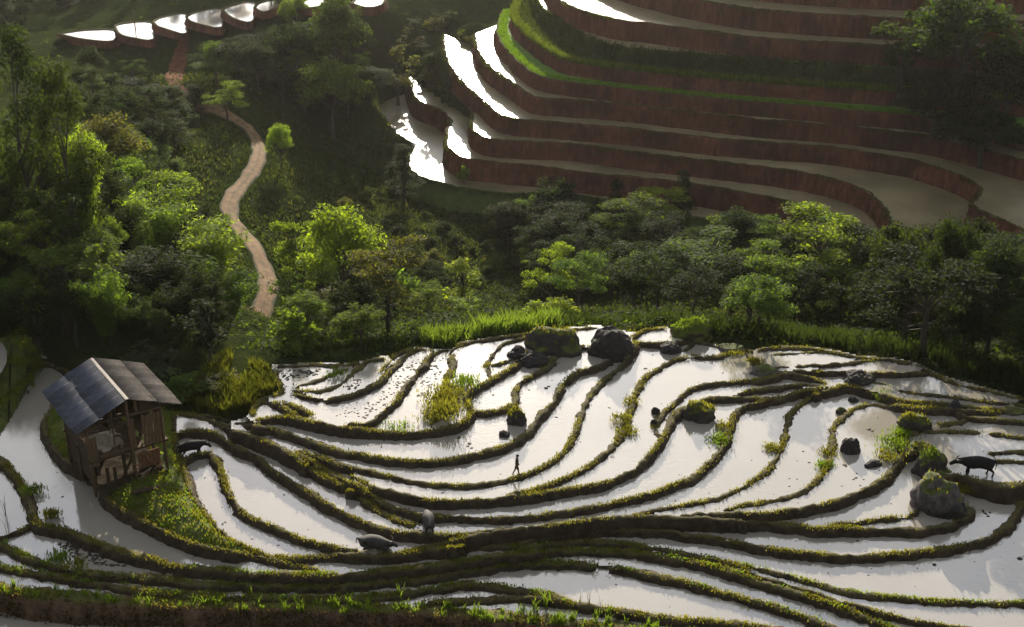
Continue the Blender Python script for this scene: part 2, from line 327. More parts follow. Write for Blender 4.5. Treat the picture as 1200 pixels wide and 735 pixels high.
D([(862,462),(880,457),(900,455),(932,451),(966,453)], 0.3, 0.18, 0.3)
D([(735,605),(757,599),(787,594),(825,587),(850,580),(876,567),(900,550),(912,531),(920,512),(922,496),(926,485),(938,474),(956,462),(976,455),(992,451),(1008,455),(1026,460)], 0.4, 0.24, 0.5)
D([(842,598),(875,591),(900,587),(932,579),(952,567),(965,553),(973,535),(976,515),(976,502),(986,490),(1001,479),(1016,474),(1040,474),(1075,477),(1107,478),(1140,481),(1170,482)], 0.4, 0.24, 0.55)
D([(790,603),(850,601),(900,601),(937,595),(975,588),(1000,579),(1025,567),(1040,556),(1052,543),(1060,533),(1072,528),(1084,532)], 0.38, 0.22, 0.45)
D([(960,619),(985,613),(1010,611),(1040,606),(1056,606)], 0.25, 0.2, 0.4)
D([(1062,606),(1070,601),(1078,595)], 0.25, 0.2, 0.5)
D([(1100,557),(1125,557),(1150,563),(1175,568),(1198,567),(1240,561),(1310,557)], 1.5, 0.35, 0.5)
D([(885,413),(900,408),(937,407),(975,412),(1005,418),(1050,422),(1075,428),(1100,440),(1125,450),(1162,458),(1200,468),(1312,488)], -0.5, 0.26, 0.3)
D([(900,416),(930,414),(962,413),(985,414)], 0.2, 0.16, 0.1)
D([(930,430),(937,428),(962,427),(1000,424),(1030,421)], 0.3, 0.2, 0.2)
D([(925,434),(945,435),(975,435),(1007,436)], 0.25, 0.18, 0.2)
D([(1014,436),(1050,437),(1085,437),(1100,441)], 0.25, 0.18, 0.2)
D([(1052,456),(1075,460),(1100,463),(1137,468),(1175,472),(1200,475),(1312,490)], 0.3, 0.2, 0.2)
D([(1025,459),(1040,463),(1062,470),(1100,472),(1137,477),(1180,481),(1215,485),(1312,500)], 0.3, 0.2, 0.7)
D([(1120,480),(1128,486),(1145,490),(1165,491),(1200,495),(1312,505)], 0.3, 0.2, 0.6)
D([(1078,505),(1095,505),(1115,505),(1150,506)], 0.3, 0.24, 0.4)
D([(1157,507),(1175,509),(1200,513),(1312,522)], 0.3, 0.22, 0.3)
D([(1158,531),(1175,529),(1200,529),(1312,530)], 0.3, 0.24, 0.5)
D([(1160,539),(1180,540),(1200,541),(1312,544)], 0.25, 0.18, 0.2)
D([(318,429),(340,428),(362,427),(400,427),(425,424)], -0.5, 0.22, 0.2)
D([(345,453),(358,450),(370,446),(390,437),(408,430)], 0.25, 0.2, 0.2)
D([(342,457),(372,458),(390,453),(402,447),(414,436),(427,425),(440,421),(457,420)], 0.3, 0.26, 0.3)
D([(342,461),(362,465),(376,467)], 0.3, 0.18, 0.2)
D([(381,468),(407,463),(425,457),(445,446),(460,431),(475,417),(490,410),(504,411)], 0.35, 0.24, 0.25)
D([(444,437),(450,430),(458,423)], 0.2, 0.18, 0.2)
D([(400,496),(432,495),(450,482),(465,467),(480,446),(495,428),(505,415),(520,410),(532,408)], 0.35, 0.24, 0.25)
D([(520,465),(525,443),(530,427),(529,413)], 0.35, 0.30, 0.8)
D([(525,414),(534,407),(547,401),(575,397),(592,394),(625,391),(650,387)], -0.3, 0.24, 0.4)
D([(300,470),(322,472),(337,480),(346,485)], 0.25, 0.22, 0.3)
D([(330,471),(350,477),(366,486)], 0.25, 0.22, 0.7)
D([(285,494),(300,492),(315,490),(337,488),(362,493),(400,500),(425,503),(455,506),(487,506),(520,501),(540,495),(552,483),(548,472),(546,465),(556,455),(575,445),(600,430),(613,420)], 0.4, 0.26, 0.6)
D([(272,495),(300,498),(320,502),(350,512),(375,520),(397,527),(401,528),(425,532),(462,538),(500,540),(537,536),(570,528),(600,518),(620,503),(635,483),(650,468),(658,450)], 0.42, 0.24, 0.35)
D([(552,481),(570,483),(590,479),(603,470),(604,456),(613,445),(628,437),(641,428),(649,420)], 0.35, 0.28, 0.7)
D([(661,447),(675,436),(688,432),(705,426),(718,420)], 0.3, 0.22, 0.4)
D([(568,430),(577,415),(588,404),(605,398),(628,393)], 0.3, 0.2, 0.2)
D([(572,428),(590,424),(604,419),(618,412)], 0.3, 0.22, 0.5)
D([(664,384),(668,392),(670,400)], 0.2, 0.18, 0.4)
D([(650,388),(665,386),(700,383)], -0.3, 0.22, 0.5)
D([(672,404),(690,406)], 0.2, 0.15, 0.2)
D([(738,396),(748,390),(760,386),(780,384)], -0.3, 0.2, 0.5)
D([(742,401),(775,401),(800,400),(812,401),(828,402),(845,407)], 0.25, 0.2, 0.2)
D([(798,411),(806,407),(815,401)], 0.2, 0.18, 0.2)
D([(812,417),(837,418),(862,412),(876,413),(885,422),(893,434)], 0.3, 0.24, 0.6)
D([(845,407),(868,409),(890,412)], -0.3, 0.24, 0.4)
D([(316,651),(300,645),(272,633),(250,613),(230,587),(219,563),(213,541),(207,526),(205,508)], 0.35, 0.20, 0.9)
D([(213,541),(226,533),(244,530),(252,536),(259,549),(265,571),(275,588),(287,602),(300,608),(325,619),(350,630),(375,637),(400,642),(427,645)], 0.4, 0.24, 0.7)

D([(455,421),(472,412),(492,407)], -0.3, 0.22, 0.4); D([(296,488),(302,470),(330,460),(326,446),(320,429)], -0.3, 0.22, 0.9); D([(205,484),(240,486),(272,493)], -0.3, 0.2, 0.8)
D([(1294,486),(1298,520),(1296,560),(1297,640),(1296,700),(1296,760),(1294,828)], -0.3, 0.3, 0.8)
# spill lips: low mud sills where a bund is breached, and ends that run into rock
for p_ in [[(699,661),(714,663)], [(197,661),(203,664)], [(1150,506),(1157,507)], [(1084,532),(1092,545),(1100,557)], [(1100,557),(1085,580),(1078,595)], [(1056,606),(1063,606)],
           [(1132,590),(1120,580),(1106,558)], [(658,450),(661,447)], [(718,420),(735,413),(742,402)], [(649,420),(660,408),(672,404)], [(690,406),(712,402),(720,418)], [(670,400),(672,404)],
           [(700,383),(712,390),(722,405)], [(570,429),(574,444)], [(613,420),(618,412)], [(618,412),(640,408),(660,408)], [(805,418),(812,417)], [(893,434),(897,443)], [(766,502),(775,515)],
           [(205,485),(205,508)], [(487,615),(500,625)], [(520,465),(513,485),(505,503)], [(1007,436),(1014,436)], [(1052,456),(1036,450),(1015,447),(995,450)], [(972,450),(977,455)],
           [(925,434),(912,437)], [(893,434),(912,430),(930,430)], [(397,527),(402,528)], [(742,401),(738,396)], [(376,467),(381,468)], [(401,545),(403,545)], [(1062,456),(1100,441)][:0]]:
    if p_: D(p_, 0.3, 0.12, 0.0)
D([(1064,532),(1058,521),(1062,508),(1080,505)], 0.38, 0.5, 1.0)
D([(1102,498),(1125,494),(1134,488)], 0.3, 0.3, 0.8)
OUTLINE = [(-90,830),(-90,590),(-30,545),(0,511),(25,470),(42,430),(47,421),(62,427),(82,435),(205,483),(240,487),(272,494),(285,490),(298,480),(300,468),(330,460),(325,445),(318,428),(365,425),(425,423),(440,419),(470,412),(490,407),(527,410),(547,400),(592,393),(625,390),(665,384),(700,381),(742,390),(780,382),(800,397),(845,405),(880,410),(900,407),(940,405),(975,410),(1005,416),(1050,420),(1075,426),(1100,439),(1162,456),(1200,466),(1300,490),(1300,830)]
CELL, GX0, GY0 = 2.0, -90.0, 370.0
NW, NH = 695, 230
WALL = np.zeros((NH, NW), bool)
DKS = [catmull(d[0], 1.5) for d in DK]
for pts in DKS:
    for x, y in pts:
        i = (y - GY0) / CELL; j = (x - GX0) / CELL
        i0, j0 = int(round(i)), int(round(j))
        for a in (-1, 0, 1):
            for b in (-1, 0, 1):
                if 0 <= i0 + a < NH and 0 <= j0 + b < NW: WALL[i0 + a, j0 + b] = True
JJ, II = np.meshgrid(np.arange(NW), np.arange(NH))
PXg = GX0 + JJ * CELL; PYg = GY0 + II * CELL
INF = in_poly(PXg, PYg, OUTLINE)
LAB = np.zeros((NH, NW), np.int32)      # 0 = wall / outside
nl = 0; sizes = {}
free = INF & ~WALL
for i in range(NH):
    for j in range(NW):
        if free[i, j] and LAB[i, j] == 0:
            nl += 1; LAB[i, j] = nl; q = deque([(i, j)]); c = 0
            while q:
                a, b = q.popleft(); c += 1
                for da, db in ((1, 0), (-1, 0), (0, 1), (0, -1)):
                    u, v = a + da, b + db
                    if 0 <= u < NH and 0 <= v < NW and free[u, v] and LAB[u, v] == 0: LAB[u, v] = nl; q.append((u, v))
            sizes[nl] = c
for k, c in sizes.items():
    if c < 12: LAB[LAB == k] = 0
def lab_at(px, py):
    i = int(round((py - GY0) / CELL)); j = int(round((px - GX0) / CELL))
    if 0 <= i < NH and 0 <= j < NW: return int(LAB[i, j])
    return 0
def side_lab(p, n):
    for o in (5, 7, 9, 12, 15, 19):
        l = lab_at(p[0] + n[0] * o, p[1] + n[1] * o)
        if l: return l
    return 0
def inside_lab(px, py):
    i = int(round((py - GY0) / CELL)); j = int(round((px - GX0) / CELL))
    return 0 <= i < NH and 0 <= j < NW and INF[i, j]
eq = {}
SIDES = []
for (pts0, drop, w, gr, mt), pts in zip(DK, DKS):
    tg = np.gradient(pts, axis=0); tg /= (np.linalg.norm(tg, axis=1)[:, None] + 1e-9)
    nn = np.stack([-tg[:, 1], tg[:, 0]], 1); sd = []
    for p, n in zip(pts, nn):
        lo = side_lab(p, n); hi = side_lab(p, -n); sd.append((lo, hi))
        if lo and hi and lo != hi:
            e = eq.setdefault((lo, hi), [0, 0.0]); e[0] += 1; e[1] += drop
    SIDES.append(sd)
labs = sorted(k for k, c in sizes.items() if c >= 12); idx = {k: i for i, k in enumerate(labs)}
A, Bv = [], []
for (lo, hi), (c, s) in eq.items():
    w_ = math.sqrt(min(c, 60)); row = np.zeros(len(labs)); row[idx[hi]] = w_; row[idx[lo]] = -w_; A.append(row); Bv.append(w_ * s / c)
for k in labs:
    row = np.zeros(len(labs)); row[idx[k]] = 0.6; A.append(row)
    cy = PYg[LAB == k].mean(); Bv.append(0.6 * max(-0.8, (735 - cy) / 335 * 5.0))
ZR = np.linalg.lstsq(np.array(A), np.array(Bv), rcond=None)[0]
Z = {k: float(ZR[idx[k]]) for k in labs}
print('paddies', len(labs), 'z range', min(Z.values()), max(Z.values()))
def reg_z(px, py, default=None):
    for o in range(0, 26, 3):
        for a in range(8):
            l = lab_at(px + o * math.cos(a * math.pi / 4), py + o * math.sin(a * math.pi / 4))
            if l: return Z[l]
    return default if default is not None else max(0.0, (735 - py) / 335 * 5)
def fpt(px, py, dz=0.0):
    return unproj(px, py, reg_z(px, py) + dz)
HUT_LAB = lab_at(150, 575)
print('hut lab', HUT_LAB, 'n', sizes.get(HUT_LAB))

# grow labels under the dikes, then one flat sheet per paddy
LG = LAB.copy()
for it in range(5):
    src = LG.copy()
    for da, db in ((1, 0), (-1, 0), (0, 1), (0, -1)):
        sh = np.roll(src, (da, db), (0, 1)); sh[0, :] = 0; sh[-1, :] = 0; sh[:, 0] = 0; sh[:, -1] = 0; msk = (LG == 0) & (sh > 0) & INF; LG[msk] = sh[msk]
for k in labs:
    V, Fq = [], []
    rows, cols = np.where(LG == k)
    for i in np.unique(rows):
        cs = np.sort(cols[rows == i]); splits = np.where(np.diff(cs) > 1)[0]
        st = np.concatenate([[0], splits + 1]); en = np.concatenate([splits, [len(cs) - 1]])
        y0 = GY0 + (i - 0.5) * CELL; y1 = y0 + CELL
        for s_, e_ in zip(st, en):
            x0 = GX0 + (cs[s_] - 0.5) * CELL; x1 = GX0 + (cs[e_] + 0.5) * CELL
            b = len(V); V += [unproj(x0, y1, Z[k]), unproj(x1, y1, Z[k]), unproj(x1, y0, Z[k]), unproj(x0, y0, Z[k])]; Fq.append((b, b + 1, b + 2, b + 3))
    if k == HUT_LAB:
        continue
    tag(link('paddy_water', mesh_np('paddy_water', V, Fq), M['water']), kind='structure')

# dikes as modelled earth ridges; remember crest samples for the grass
CREST = []
for (pts0, drop, w, gr, mt), pts, sd in zip(DK, DKS, SIDES):
    zl = np.array([Z[l] if l else np.nan for l, h in sd]); zh = np.array([Z[h] if h else np.nan for l, h in sd])
    both = np.fmax(zl, zh)
    if np.all(np.isnan(both)): both = np.array([reg_z(*p) for p in pts])
    ok = ~np.isnan(both); both = np.interp(np.arange(len(both)), np.where(ok)[0], both[ok])
    kk = 9; pad = np.pad(both, kk, mode='edge'); zc = np.convolve(pad, np.ones(2 * kk + 1) / (2 * kk + 1), 'valid') + (0.12 if w > 0.13 else 0.03)
    zc = np.maximum(zc, both + (0.06 if w > 0.13 else 0.02))
    zl = np.where(np.isnan(zl), zc - 1.0 if drop >= 0 else zc - 1.0, zl - 0.12); zh = np.where(np.isnan(zh), zc - 0.9, zh - 0.12)
    kk = 5
    sm = lambda a: np.minimum(a, np.convolve(np.pad(a, kk, mode='edge'), np.ones(2 * kk + 1) / (2 * kk + 1), 'valid'))
    zl, zh = sm(zl), sm(zh)
    C = np.array([unproj(p[0], p[1], z) for p, z in zip(pts, zc)])
    # resample ~0.28 m
    seg = np.linalg.norm(np.diff(C, axis=0), axis=1); s = np.concatenate([[0], np.cumsum(seg)]); n = max(4, int(s[-1] / 0.26))
    u = np.linspace(0, s[-1], n); C = np.stack([np.interp(u, s, C[:, k]) for k in range(3)], 1); zl = np.interp(u, s, zl); zh = np.interp(u, s, zh)
    tg = np.gradient(C[:, :2], axis=0); tg /= (np.linalg.norm(tg, axis=1)[:, None] + 1e-9)
    nr = np.stack([tg[:, 1], -tg[:, 0]], 1)     # right of travel seen from above = lower side
    V = []; Fq = []
    for i in range(n):
        x, y, z = C[i]; e = min(1.0, (min(u[i], s[-1] - u[i]) + 0.05) / 0.5); e = math.sqrt(e)
        ww = w * max(0.45, 1 + 0.75 * fbm(x * 0.45, y * 0.45, 3.1) + 0.35 * fbm(x * 1.6, y * 1.6, 8.1)) * (0.55 + 0.45 * e); hl = z - zl[i]; hh = z - zh[i]
        dz = 0.07 * fbm(x * 0.9, y * 0.9, 7.7) + 0.09 * fbm(x * 2.6, y * 2.6, 1.3)
        zt = zl[i] * (1 - e) + z * e if e < 1 else z
        zt2 = max(min(zl[i], zh[i]) + 0.1, zt)
        wob = 0.10 * fbm(x * 1.4, y * 1.4, 9.1)
        prof = [(ww + 0.10 + 0.22 * hl, zl[i] - 0.05), (ww + 0.10 + 0.12 * hl, zl[i] * 0.6 + zt2 * 0.4), (ww + 0.03, zt2 - 0.08), (ww * 0.45, zt2 + 0.02), (-ww * 0.4, zt2 + 0.03), (-ww - 0.05, zt2 - 0.10), (-ww - 0.10 - 0.3 * hh, zh[i] - 0.05)]
        for q, (o, zz) in enumerate(prof):
            jx = 0.16 * fbm(x * 2.3 + q * 5, y * 2.3, 4.4) if 0 < q < 6 else 0
            V.append((x + nr[i, 0] * (o + wob + jx), y + nr[i, 1] * (o + wob + jx), zz + (dz if 0 < q < 6 else 0)))
        if i:
            for q in range(6): a = (i - 1) * 7 + q; Fq.append((a, a + 1, a + 8, a + 7))
    me = mesh_np('paddy_dike', V, Fq, True)
    tag(link('paddy_dike' if mt != 'bank' else 'earth_bank', me, M[mt]), kind='structure')
    CREST.append((C, nr, w, gr, zl, zh))

# ================================================================== FAR TERRACED HILL
LIPS = [  # (lip line traced from the left end to the right end, rise above the terrace below)
 ([(436,124),(438,133),(453,150),(474,162),(483,172),(479,186),(480,197),(493,207),(521,215),(542,220),(583,226),(632,227),(682,230),(725,238),(775,250),(825,256),(872,258),(905,262)], 0.0, 'water'),
 ([(478,88),(480,98),(490,117),(516,129),(528,142),(525,156),(524,172),(537,182),(553,187),(583,190),(640,196),(675,201),(725,206),(775,211),(825,217),(900,231),(930,238),(967,248),(1000,262),(1020,272),(1030,284)], 3.3, 'water'),
 ([(556,128),(553,142),(555,153),(561,158),(575,163),(610,166),(675,169),(725,176),(800,185),(900,196),(950,204),(992,215),(1020,228),(1037,245),(1045,262)], 2.7, 'water'),
 ([(520,40),(522,62),(532,84),(548,102),(566,118),(583,132),(600,139),(660,144),(750,152),(825,161),(900,167),(962,171),(1025,180),(1075,189),(1112,201),(1137,212),(1151,221),(1147,231),(1138,240),(1165,253),(1195,267),(1250,290)], 2.6, 'water'),
 ([(556,40),(562,62),(577,81),(597,94),(620,110),(637,115),(725,121),(800,130),(900,141),(975,146),(1050,155),(1100,162),(1200,188),(1270,205)], 2.7, 'water'),
 ([(590,12),(583,30),(588,50),(617,80),(640,91),(683,98),(800,111),(933,123),(1067,135),(1133,143),(1200,158),(1270,175)], 2.2, 'green'),
 ([(612,-8),(601,17),(613,37),(647,63),(683,75),(800,89),(933,100),(1083,110),(1200,120),(1270,128)], 2.1, 'bush'),
 ([(622,-20),(630,0),(640,13),(667,30),(713,52),(800,62),(933,72),(1083,82),(1200,88),(1270,92)], 2.7, 'water'),
 ([(640,-22),(657,0),(677,10),(717,22),(760,27),(800,33),(900,45),(1017,52),(1083,55),(1200,62),(1270,66)], 3.1, 'water'),
 ([(690,-40),(730,-22),(780,-9),(820,0),(900,12),(1067,22),(1200,26),(1270,28)], 3.3, 'water'),
 ([(730,-62),(800,-42),(900,-22),(1067,-12),(1200,-8),(1270,-6)], 3.2, 'water'),
 ([(780,-92),(850,-72),(950,-54),(1067,-44),(1200,-38),(1270,-36)], 3.2, 'water'),
]
z = -22.0; TER = []
for pts, dz, kd in LIPS:
    z += dz * 0.95; ip = catmull(pts, 4.0); TER.append((np.array([unproj(p[0], p[1], z) for p in ip]), z, kd))
def inward(P):
    tg = np.gradient(P[:, :2], axis=0); tg /= (np.linalg.norm(tg, axis=1)[:, None] + 1e-9)
    return np.stack([-tg[:, 1], tg[:, 0]], 1)   # left of travel = into the hill
from mathutils.geometry import tessellate_polygon
BENCH = []
for k, (P, z, kd) in enumerate(TER):
    if k + 1 < len(TER):
        Q = TER[k + 1][0]; inn = inward(Q); back = Q[:, :2] + inn * 0.4
    else:
        back = P[:, :2] + np.array([0, 14.0])
    front = P[:, :2] + inward(P) * 0.05
    # drop neighbours that fold, keep simple polygon
    poly = np.vstack([front, back[::-1]])
    BENCH.append((poly, z))
    tr = tessellate_polygon([[Vector((x, y, 0)) for x, y in poly]])
    V = [(x, y, z) for x, y in poly]
    mt = {'water': 'far_water', 'green': 'seedling', 'bush': 'green_bank'}[kd]
    tag(link({'water': 'terrace_water', 'green': 'seedling_bed', 'bush': 'grass_bench'}[kd], mesh_np('terrace_bench', V, np.array(tr)), M[mt]), kind='structure')
TERRACE_LIPS = []
for k, (P, z, kd) in enumerate(TER):
    # smooth resample of lip and riser face with low rim
    seg = np.linalg.norm(np.diff(P, axis=0), axis=1); s = np.concatenate([[0], np.cumsum(seg)]); n = int(s[-1] / 0.55) + 2
    u = np.linspace(0, s[-1], n); C = np.stack([np.interp(u, s, P[:, a]) for a in range(3)], 1)
    inn = inward(C); zb = TER[k - 1][1] if k else z - 4.0
    V = []; Fq = []
    prof = [(-0.85, zb - 0.3), (-0.62, zb + 0.10 * (z - zb)), (-0.52, zb + 0.25 * (z - zb)), (-0.46, zb + 0.42 * (z - zb)), (-0.38, zb + 0.6 * (z - zb)), (-0.28, zb + 0.8 * (z - zb)), (-0.16, z - 0.1), (-0.1, z + 0.10), (0.12, z + 0.13), (0.3, z - 0.12)]
    if k == 0: prof[:6] = [(-3.4, zb - 0.5), (-2.7, zb + .3), (-2.0, zb + 1.2), (-1.5, zb + 1.9), (-0.9, zb + 2.6), (-0.4, zb + 3.3)]
    for i in range(n):
        x, y, _ = C[i]; wv = 0.38 * fbm(x * 0.2, y * 0.2, k * 3.0)
        for q, (o, zz) in enumerate(prof):
            j = (0.30 * fbm(x * 0.8, y * 0.8, zz * 0.6) + wv) if 0 < q < 9 else 0
            jz = 0.12 * fbm(x * 0.7, y * 0.7, 2.) if 5 < q < 9 else 0
            V.append((x + inn[i, 0] * (o + j), y + inn[i, 1] * (o + j), zz + jz))
        if i:
            for q in range(9): a = (i - 1) * 10 + q; Fq.append((a, a + 10, a + 11, a + 1))
    mt = 'green_bank' if k in (0, 7) else 'red_bank'
    tag(link('earth_riser', mesh_np('earth_riser', V, Fq, True), M[mt]), kind='structure')
    TERRACE_LIPS.append((C, inn, z, kd))

# ================================================================== TERRAIN
CP = []
def cp(px, py, d): p = at_d(px, py, d); CP.append((p.x, p.y, p.z))
def cw(x, y, z): CP.append((x, y, z))
ol = catmull(OUTLINE[4:-1], 30)
for px, py in ol:
    zz = reg_z(px, py, 4.0); p = unproj(px, py, zz - 0.15); CP.append(tuple(p))
for x, y, z in [(-60, 72, 0.5), (60, 70, -1.5), (0, 62, -3), (-40, 60, -1), (40, 60, -3)]: cw(x, y, z)
for x in (-120, -60, 0, 60, 120): cw(x, 42, 6 if abs(x) < 100 else 10); cw(x, 20, 26); cw(x, -2, 50.5); cw(x, -60, 70)
# left plateau and slope
for a in [(100,380,101),(60,330,110),(0,300,114),(-60,330,108),(200,330,119),(250,390,108),(290,400,112),(150,250,145),(60,220,150),(100,190,168),(200,220,172),(235,330,132),(130,140,203),(40,110,228),(-60,150,190),(-100,250,150)]: cp(*a)
ROADPX = [(292,384),(303,368),(314,352),(317,336),(311,315),(300,295),(287,275),(272,260),(264,246),(270,232),(284,216),(299,200),(307,183),(305,165),(291,150),(270,134),(248,125),(228,119),(205,112)]
for px, py in ROADPX[::2]: cp(px, py, np.interp(py, [112, 180, 240, 340, 384], [219, 194, 172, 148, 136]))
for a in [(220,150,212),(330,230,178),(350,300,160),(400,200,207),(380,300,164),(450,390,108),(400,395,106),(450,330,158),(480,260,186),(600,300,179),(560,340,168),(520,375,130),(600,370,140),(700,350,160),(700,290,178),(760,275,182),(820,285,180),(360,130,222),(420,110,236),(380,60,244),(330,60,240),(430,40,250),(520,60,246),(540,20,254),(450,5,262),(290,80,232),(250,70,238)]: cp(*a)
for a in [(700,378,112),(800,380,112),(900,398,106),(900,350,138),(850,300,166),(1000,380,122),(1000,300,160),(1100,410,104),(1080,300,163),(1150,300,158),(1150,430,97),(1200,440,96),(1200,330,140),(1280,400,112),(1260,310,150)]: cp(*a)
# upper left: pans, slide, forest beyond
PANS = [([(70,40),(100,36),(132,36),(131,48),(100,46)], -13.2), ([(136,31),(145,28),(176,27),(179,46),(160,45),(142,40)], -12.4), ([(181,26),(190,21),(217,17),(218,39),(205,37),(187,31)], -10.8),
        ([(220,20),(230,15),(259,11),(259,32),(242,30),(225,25)], -9.2), ([(262,12),(270,8),(297,3),(295,25),(276,22)], -7.6), ([(300,9),(305,4),(321,1),(320,10),(309,14)], -6.2), ([(352,6),(360,0),(378,-2),(376,6),(364,9)], -4.6), ([(414,4),(424,-4),(448,-5),(446,6),(430,9)], -3.6)]
PW = []
for poly, z in PANS:
    w_ = [unproj(px, py, z) for px, py in poly]; PW.append((w_, z)); c = sum(w_, Vector()) / len(w_); cw(c.x, c.y, z - 1.6)
for a in [(210,75,243),(100,80,240),(40,60,252),(250,50,246)]: cp(*a)
for px, d, z in [(-80,320,-18),(50,320,-17),(200,325,-12),(330,330,-6),(450,330,-4),(50,400,5),(250,400,10),(-150,380,0),(550,300,-4),(450,420,16)]:
    p = at_d(px, 0, d); cw(p.x, d, z)
for P, z, kd in TER:
    for i in range(0, len(P), max(1, len(P) // 7)): cw(P[i, 0], P[i, 1], z - 3.0)
for x, y, z in [(20, 300, 20), (80, 300, 24), (150, 300, 24), (60, 380, 50), (150, 380, 50), (210, 220, 8), (210, 150, -4), (180, 100, 2), (-200, 200, 0), (-200, 100, 14), (-180, 300, -8), (-220, 400, 6)]: cw(x, y, z)
CP = np.array(CP); 
def tps_phi(r2): return np.where(r2 > 1e-9, 0.5 * r2 * np.log(r2 + 1e-12), 0)
SCL = 100.0; XY = CP[:, :2] / SCL; n = len(CP)
K = tps_phi(((XY[:, None] - XY[None]) ** 2).sum(-1)) + 2e-4 * np.eye(n); Pm = np.hstack([np.ones((n, 1)), XY])
sol = np.linalg.solve(np.block([[K, Pm], [Pm.T, np.zeros((3, 3))]]), np.concatenate([CP[:, 2], np.zeros(3)]))
def tps(x, y):
    q = np.stack([x, y], -1) / SCL; sh = q.shape[:-1]; q = q.reshape(-1, 2); out = np.zeros(len(q))
    for s_ in range(0, len(q), 20000):
        b = q[s_:s_ + 20000]; out[s_:s_ + 20000] = tps_phi(((b[:, None] - XY[None]) ** 2).sum(-1)) @ sol[:n] + sol[n] + b @ sol[n + 1:]
    return out.reshape(sh)
STEP = 1.25
gx = np.arange(-170, 190 + STEP, STEP); gy = np.arange(36, 345 + STEP, STEP)
far = np.array([8, 18, 32, 55, 90, 150, 250, 420, 700, 1200, 1800.])
GX = np.concatenate([gx[0] - far[::-1], gx, gx[-1] + far]); GY = np.concatenate([gy[0] - far[::-1], gy, gy[-1] + far])
TX, TY = np.meshgrid(GX, GY)
cx_ = np.clip(TX, -185, 205); cy_ = np.clip(TY, -10, 400)
TZ = tps(cx_, cy_)
dist = np.hypot(TX - cx_, TY - cy_); TZ = TZ * np.exp(-dist / 500) + (-10) * (1 - np.exp(-dist / 500))
NZ = np.array([fbm(x * 0.08, y * 0.08, 2.0, 5) for x, y in zip(TX.ravel(), TY.ravel())]).reshape(TX.shape)
rp = catmull(ROADPX, 5); C = []
for px, py in rp:
    d = float(np.interp(py, [112, 180, 240, 340, 384], [219, 194, 172, 148, 136])); p = at_d(px, py, d); C.append((p.x, p.y))
C = np.array(C); k = 4
C = np.stack([np.convolve(np.pad(C[:, a], k, mode='edge'), np.ones(2 * k + 1) / (2 * k + 1), 'valid') for a in (0, 1)], 1)
seg = np.linalg.norm(np.diff(C, axis=0), axis=1); s = np.concatenate([[0], np.cumsum(seg)]); nn_ = int(s[-1] / 0.6)
u = np.linspace(0, s[-1], nn_); C = np.stack([np.interp(u, s, C[:, a]) for a in (0, 1)], 1); tg = np.gradient(C, axis=0); tg /= np.linalg.norm(tg, axis=1)[:, None]
ROADXY, ROADTG = C, tg
RD = np.full(TX.shape, 1e9)
for c_ in ROADXY[::3]: RD = np.minimum(RD, (TX - c_[0]) ** 2 + (TY - c_[1]) ** 2)
NZ = NZ * np.clip((np.sqrt(RD) - 2.5) / 9, 0, 1)
# field basin
FO = np.array([unproj(px, py, reg_z(px, py, 2.5))[:2] for px, py in OUTLINE])
inside_f = in_poly(TX, TY, FO)
ys, xs = np.where(LAB > 0); sel = RNG.choice(len(ys), 3000, replace=False)
SP = np.array([unproj(GX0 + xs[i] * CELL, GY0 + ys[i] * CELL, Z[int(LAB[ys[i], xs[i]])]) for i in sel])
cf = np.linalg.lstsq(np.c_[np.ones(len(SP)), SP[:, :2], SP[:, 0] ** 2, SP[:, 1] ** 2, SP[:, 0] * SP[:, 1]], SP[:, 2], rcond=None)[0]
FP = cf[0] + cf[1] * TX + cf[2] * TY + cf[3] * TX ** 2 + cf[4] * TY ** 2 + cf[5] * TX * TY
TZ = TZ + NZ * np.where((TY > 100) & (TY < 400), 0.9, 0.2)
TZ = np.where(inside_f, np.minimum(TZ, FP - 1.6), TZ)
OCC = inside_f.copy()
for poly, z in BENCH:
    ins = in_poly(TX, TY, poly); OCC |= ins; TZ = np.where(ins, np.minimum(TZ, z - 1.2), TZ)
for w_, z in PW:
    c = sum(w_, Vector()) / len(w_); pl = [(c.x + (p.x - c.x) * 1.5, c.y + (p.y - c.y) * 1.35) for p in w_]
    OCC |= in_poly(TX, TY, pl); TZ = np.where(in_poly(TX, TY, pl), np.minimum(TZ, z - 0.9), TZ)
SMO = TZ.copy()
for _ in range(4):
    SMO[1:-1, 1:-1] = (SMO[1:-1, 1:-1] * 2 + SMO[:-2, 1:-1] + SMO[2:, 1:-1] + SMO[1:-1, :-2] + SMO[1:-1, 2:]) / 6
    SMO = np.where(OCC, TZ, SMO)
near = OCC.copy()
for _ in range(5):
    near[1:-1, 1:-1] |= near[:-2, 1:-1] | near[2:, 1:-1] | near[1:-1, :-2] | near[1:-1, 2:]
TZ = np.where(near & ~OCC & (TY > 120), SMO, TZ)
ny, nx = TX.shape
ii = np.arange(ny * nx).reshape(ny, nx)
Fq = np.stack([ii[:-1, :-1], ii[:-1, 1:], ii[1:, 1:], ii[1:, :-1]], -1).reshape(-1, 4)
tag(link('terrain', mesh_np('terrain', np.stack([TX, TY, TZ], -1), Fq, True), M['terrain']), kind='structure')
from bisect import bisect
GXl, GYl = GX.tolist(), GY.tolist(); TZl = TZ.tolist()
def gz(x, y):
    i = min(max(bisect(GYl, y) - 1, 0), ny - 2); j = min(max(bisect(GXl, x) - 1, 0), nx - 2)
    v = (y - GYl[i]) / (GYl[i + 1] - GYl[i]); u = (x - GXl[j]) / (GXl[j + 1] - GXl[j])
    return float((1 - v) * ((1 - u) * TZl[i][j] + u * TZl[i][j + 1]) + v * ((1 - u) * TZl[i + 1][j] + u * TZl[i + 1][j + 1]))
